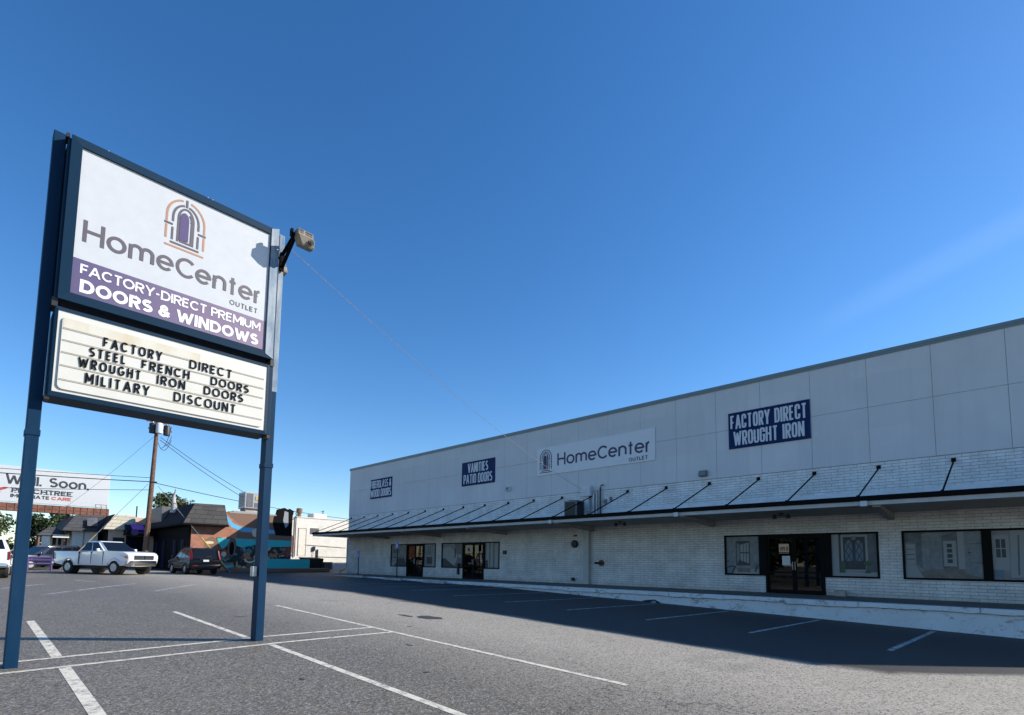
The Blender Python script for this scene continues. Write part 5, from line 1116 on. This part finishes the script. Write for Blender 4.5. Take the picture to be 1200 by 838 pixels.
mb = MB().hexa([(-66, 5.4, 2.2), (-56.4, 5.4, 2.2), (-56.4, 8.3, 2.2), (-66, 8.3, 2.2), (-66, 6.3, 3.6), (-57.4, 6.3, 3.6), (-57.4, 8.3, 3.75), (-66, 8.3, 3.75)]); obj('mansard_roof', mb, 'grey_shingle', cb_)
mb = MB().hexa([(-56.38, 7.0, 2.62), (-56.38, 7.7, 2.66), (-56.9, 7.7, 3.4), (-56.9, 7.0, 3.3), (-56.30, 7.0, 2.66), (-56.30, 7.7, 2.7), (-56.82, 7.7, 3.44), (-56.82, 7.0, 3.34)]); obj('roof_sign', mb, 'mid_metal', cb_)
kk = thing('kiosk', 'small open shelter with a dark pyramid roof under the billboard', 'shelter', (-58, 4.9, zg))
mb = MB().hexa([(-59.2, 3.9, 1.75), (-57.0, 3.9, 1.75), (-57.0, 5.9, 1.75), (-59.2, 5.9, 1.75), (-58.3, 4.7, 2.5), (-57.9, 4.7, 2.5), (-57.9, 5.1, 2.5), (-58.3, 5.1, 2.5)]); obj('roof', mb, 'grey_shingle', kk)
mb = MB().box(-56.99, -56.95, 4.9, 5.95, 1.60, 1.86); obj('eave_board', mb, 'cream_wall', kk)
for x, y in ((-57.2, 4.1), (-57.2, 5.7), (-59, 4.1), (-59, 5.7)): mb = MB().box(x-.06, x+.06, y-.06, y+.06, -1.2, 1.75); obj('post', mb, 'brown_paint', kk)

# billboard
BX = -62.
bi = thing('billboard', 'white roadside billboard with dark lettering on a rusty brown skirt', 'billboard', (BX, 4, zg))
mb = MB().box(BX-.3, BX, -5.6, 9.13, 4.72, 7.86, .02); obj('panel', mb, 'sign_face', bi)
mb = MB().box(BX-.35, BX+.25, -5.7, 9.2, 3.93, 4.62)
for y in span(-5.6, 9.1, .49): mb.box(BX+.251, BX+.29, y-.04, y+.04, 3.93, 4.62)
mb.box(BX+.251, BX+.28, -5.7, 9.2, 4.24, 4.30); obj('skirt', mb, 'rust', bi)
mb = MB()
for y in (8.2, 8.6, 9.0): mb.bar((BX+.3, y, 4.62), (BX+.5, y-.1, 4.95), .03, .03)
mb.bar((BX+.5, 8.1, 4.95), (BX+.5, 9.0, 4.95), .03, .03); obj('rail', mb, 'dark_metal', bi)
for y in (-3.5, 1.4, 6.3): mb = MB().tube([(BX-.6, y, -1.3), (BX-.6, y, 4.7)], .16, 8); obj('support_post', mb, 'rust', bi)
BF = ((BX+.002, 0, 0), (0, 1, 0), (0, 0, 1), (1, 0, 0))
for w_, a_, b_ in (('Get', -.9, 1.42), ('Well.', 1.95, 4.30), ('Soon.', 4.78, 7.60)): mb = MB(); text(mb, w_, BF, a_, b_, 6.27, .86, .155, .01, gap=.12, wide=.9); obj('lettering', mb, 'gr_dark', bi)
mb = MB(); text(mb, 'PEACHTREE', BF, 2.40, 6.42, 5.55, .42, .10, .01, gap=.16)
for i in range(18): y = 2.42+i*.235; mb.box(BX+.012, BX+.018, y-.07, y+.07, 5.55, 5.60); mb.box(BX+.012, BX+.018, y-.07, y+.07, 5.92, 5.97)
obj('clinic_lettering', mb, 'gr_dark', bi); mb = MB(); text(mb, 'IMMEDIATE', BF, 2.36, 4.90, 5.12, .30, .07, .01, gap=.14); obj('clinic_lettering', mb, 'gr_dark', bi)
mb = MB(); text(mb, 'CARE', BF, 5.02, 6.40, 5.12, .30, .07, .01, gap=.14); obj('clinic_lettering', mb, 'red_paint', bi, label='red word on the billboard'); mb = MB()
for s_ in (-1, 1): mb.poly([(BX+.004, 1.45+s_*a_, z_) for a_, z_ in [(0, 5.75), (.5, 5.98), (.75, 5.95), (.6, 5.8), (.35, 5.68), (.1, 5.6)]], (.012, 0, 0))
mb.poly([(BX+.004, y, z_) for y, z_ in ell(1.45, 5.5, .28, .16)], (.0125, 0, 0)); mb.poly([(BX+.004, y, z_) for y, z_ in ell(1.45, 5.25, .2, .13)], (.0115, 0, 0)); mb.poly([(BX+.004, 1.40, 4.95), (BX+.004, 1.50, 4.95), (BX+.004, 1.50, 5.9), (BX+.004, 1.40, 5.9)], (.014, 0, 0)); obj('red_emblem', mb, 'red_paint', bi)

# utility pole with transformers and wires
PX, PY = -45., 8.95
up_ = thing('utility_pole', 'brown wooden utility pole with transformers at its top', 'utility pole', (PX, PY, -1.0))
mb = MB().tube([(PX, PY, -1.2), (PX-.02, PY+.1, 4), (PX-.05, PY+.22, 10.3)], [.19, .165, .125], 10); obj('pole', mb, 'wood_pole', up_, smooth=True)
tx, ty = PX-.05, PY+.22
for dx, dy, mt in ((.1, -.30, 'dark_metal'), (.42, .05, 'panel_white'), (0, .62, 'dark_metal')):
    mb = MB().lathe([(.05, 9.18), (.22, 9.20), (.23, 9.85), (.18, 9.95), (.05, 9.97)], (tx+dx, ty+dy, 0), 'z', 12); tr_ = obj('transformer', mb, mt, up_, smooth=True)
    mb = MB().lathe([(.03, 9.96), (.05, 10.0), (.03, 10.06), (.05, 10.1), (.02, 10.2)], (tx+dx, ty+dy, 0), 'z', 8); obj('insulator', mb, 'panel_white', tr_)
for a_, b_, z_ in ((-.55, .95, 9.55), (-.7, .7, 10.1)): mb = MB().bar((tx, ty+a_, z_), (tx, ty+b_, z_), .08, .1); obj('crossarm', mb, 'wood_pole', up_)
mb = MB().box(tx-.22, tx+.22, ty-.2, ty+.2, 5.55, 5.62); obj('band', mb, 'dark_metal', up_)
mb = MB()
for p, q, s_ in (((tx, ty+.9, 9.9), (tx, ty+.3, 8.2), .5), ((tx, ty+.1, 8.6), (tx, ty+.95, 8.9), .7), ((tx, ty+.95, 9.2), (tx, ty+.5, 8.4), .25)): mb.tube(sag(p, q, s_, 8), .018, 4)
obj('jumper_wire', mb, 'cable_dark', up_)
def wire(pts_list, label, r_=.018):
    mb = MB()
    for p, q, s_ in pts_list: mb.tube(sag(p, q, s_, 14), r_, 4)
    tag(obj('overhead_wire', mb, 'cable_dark'), label, 'wire', 'overhead wires at the utility pole')
wire([((tx, ty+.25, 9.0), (-45.2, 15.6, 5.5), .15)], 'upper dark wire from the pole down to the rooftop unit', .02)
wire([((tx, ty+.22, 8.8), (-45.2, 15.45, 5.1), .15)], 'lower dark wire from the pole down to the rooftop unit', .02)
wire([((tx, ty, 5.55), (-58.0, 40, 5.0), .55)], 'long dark wire from pole to beyond the shop corner', .025)
wire([((tx, ty, 5.6), (-52.0, -30, 6.6), .7)], 'thick dark wire leaving the pole leftwards over the billboard', .03)
wire([((tx, ty, 5.9), (-58, -30, 7.6), .7)], 'thin dark wire leaving the pole leftwards above the thick one')
wire([((tx, ty, 5.0), (-60, -30, 5.6), .9)], 'lowest wire leaving the pole leftwards across the billboard')
wire([((tx, ty, 9.2), (-56.5, 5.0, 3.6), .2)], 'slanting wire from the pole top down to the cream building', .012)
gy = thing('guy_wire', 'steel guy wire with a yellow sleeve from the pole to the black car', 'guy wire', (PX, 13.9, -1))
p, q = Vector((PX+.1, PY+.5, 5.3)), Vector((-40.4, 13.3, -1.0)); mb = MB().tube([p, q], .02, 5); obj('steel_wire', mb, 'galv', gy)
mb = MB().tube([p+(q-p)*.60, p+(q-p)*.93], .05, 6); obj('sleeve', mb, 'guard_yellow', gy)
gy2 = thing('guy_wire', 'guy wire with a tan sleeve before the cream building', 'guy wire', (-46, 4.2, -1))
p, q = Vector((PX, PY-.1, 5.4)), Vector((-46.0, 4.4, -.95)); mb = MB().tube([p, q], .018, 5); obj('steel_wire', mb, 'galv', gy2)
mb = MB().tube([p+(q-p)*.60, p+(q-p)*.80], .035, 6); obj('sleeve', mb, 'guard_tan', gy2)
mb = MB().tube([(-63, 11.6, 3.5), (-63, 11.6, 5.2)], .06, 6); tag(obj('roof_mast', mb, 'dark_metal'), 'thin dark mast above the roofs left of the pole', 'mast')

# ------------------------------------------------------------------ trees
def tree(x, y, zt, rx, rz, label, n=1500, leaf=.32, trunk=.25, seed=1, mt='leaf', group='trees beyond the buildings'):
    rd = random.Random(seed); z0 = G(x, y); t_ = thing('broadleaf_tree', label, 'tree', (x, y, z0), group)
    zc = zt-rz
    mb = MB().tube([(x, y, z0-.1), (x+.15, y-.1, z0+(zc-z0)*.5), (x, y, zc)], [trunk, trunk*.75, trunk*.5], 8)
    cl = []
    for k in range(16):
        a_ = rd.uniform(0, 6.28); e_ = rd.uniform(-.75, 1); rr = rd.uniform(.45, .82); c_ = math.sqrt(1-min(1, e_*e_))
        p = Vector((x+rx*rr*c_*math.cos(a_), y+rx*rr*c_*math.sin(a_), zc+rz*rr*e_)); cl.append((p, rd.uniform(.28, .5)))
        if k < 8: mb.tube([(x, y, zc-rz*.5), tuple((Vector((x, y, zc))+p)/2), tuple(p)], [trunk*.4, trunk*.25, .03], 5)
    obj('trunk', mb, 'bark', t_, smooth=True)
    mb = MB()
    for i in range(int(n*2.4)):
        p, r_ = rd.choice(cl); d = Vector((rd.gauss(0, 1), rd.gauss(0, 1), rd.gauss(0, .8))).normalized()*(rd.random()**.4)
        q = p+Vector((d.x*rx*r_, d.y*rx*r_, d.z*rz*r_))
        u_ = Vector((rd.gauss(0, 1), rd.gauss(0, 1), rd.gauss(0, .6))).normalized(); w_ = u_.cross(Vector((rd.gauss(0, 1), rd.gauss(0, 1), rd.gauss(0, 1)))).normalized(); s_ = leaf*.62*rd.uniform(.6, 1.3)
        mb._f([mb.b.verts.new(q+u_*s_), mb.b.verts.new(q+w_*s_*.6), mb.b.verts.new(q-u_*s_), mb.b.verts.new(q-w_*s_*.6)])
    obj('crown', mb, mt, t_)
tree(-75, 17.4, 8.6, 2.7, 2.9, 'round green tree rising behind the dark mansard roof', 3200, .26, .2, 4)
tree(-80, 1.5, 4.6, 3.2, 2.8, 'bushy tree at the left edge below the billboard', 2200, .3, .25, 5)
tree(-74, 6.2, 5.3, 2.6, 2.9, 'dark leafy tree under the billboard behind the kiosk', 2400, .28, .25, 6, 'leaf_dark')
tree(-78, 9.4, 5.0, 2.6, 2.9, 'dark tree behind the cream building below the billboard end', 2000, .28, .25, 7, 'leaf_dark')
tree(-82, -3.5, 5.2, 3.4, 3.0, 'broad tree left of the frame beyond the billboard', 1800, .32, .25, 8)
# trees behind the photographer: seen only as reflections in the shop doors
for x, y, zt, sd, lb in ((-12.3, -15, 4.6, 11, 'tall oak across the street mirrored in the right doors'), (-17.5, -16, 4.9, 12, 'spreading tree across the street behind the photographer'), (-8.0, -16.5, 4.8, 13, 'full crowned tree across the street at the left of the right doors')):
    tree(x, y, zt, 3.6, 3.1, lb, 1900, .5, .35, sd, group='trees across the street')

# ------------------------------------------------------------------ lift everything so that the ground is near zero
for o in list(C.objects):
    if o.parent is None and o.type in {'MESH', 'EMPTY'}: o.location.z += LIFT
for o in C.objects:
    if 'base' in o: del o['base']
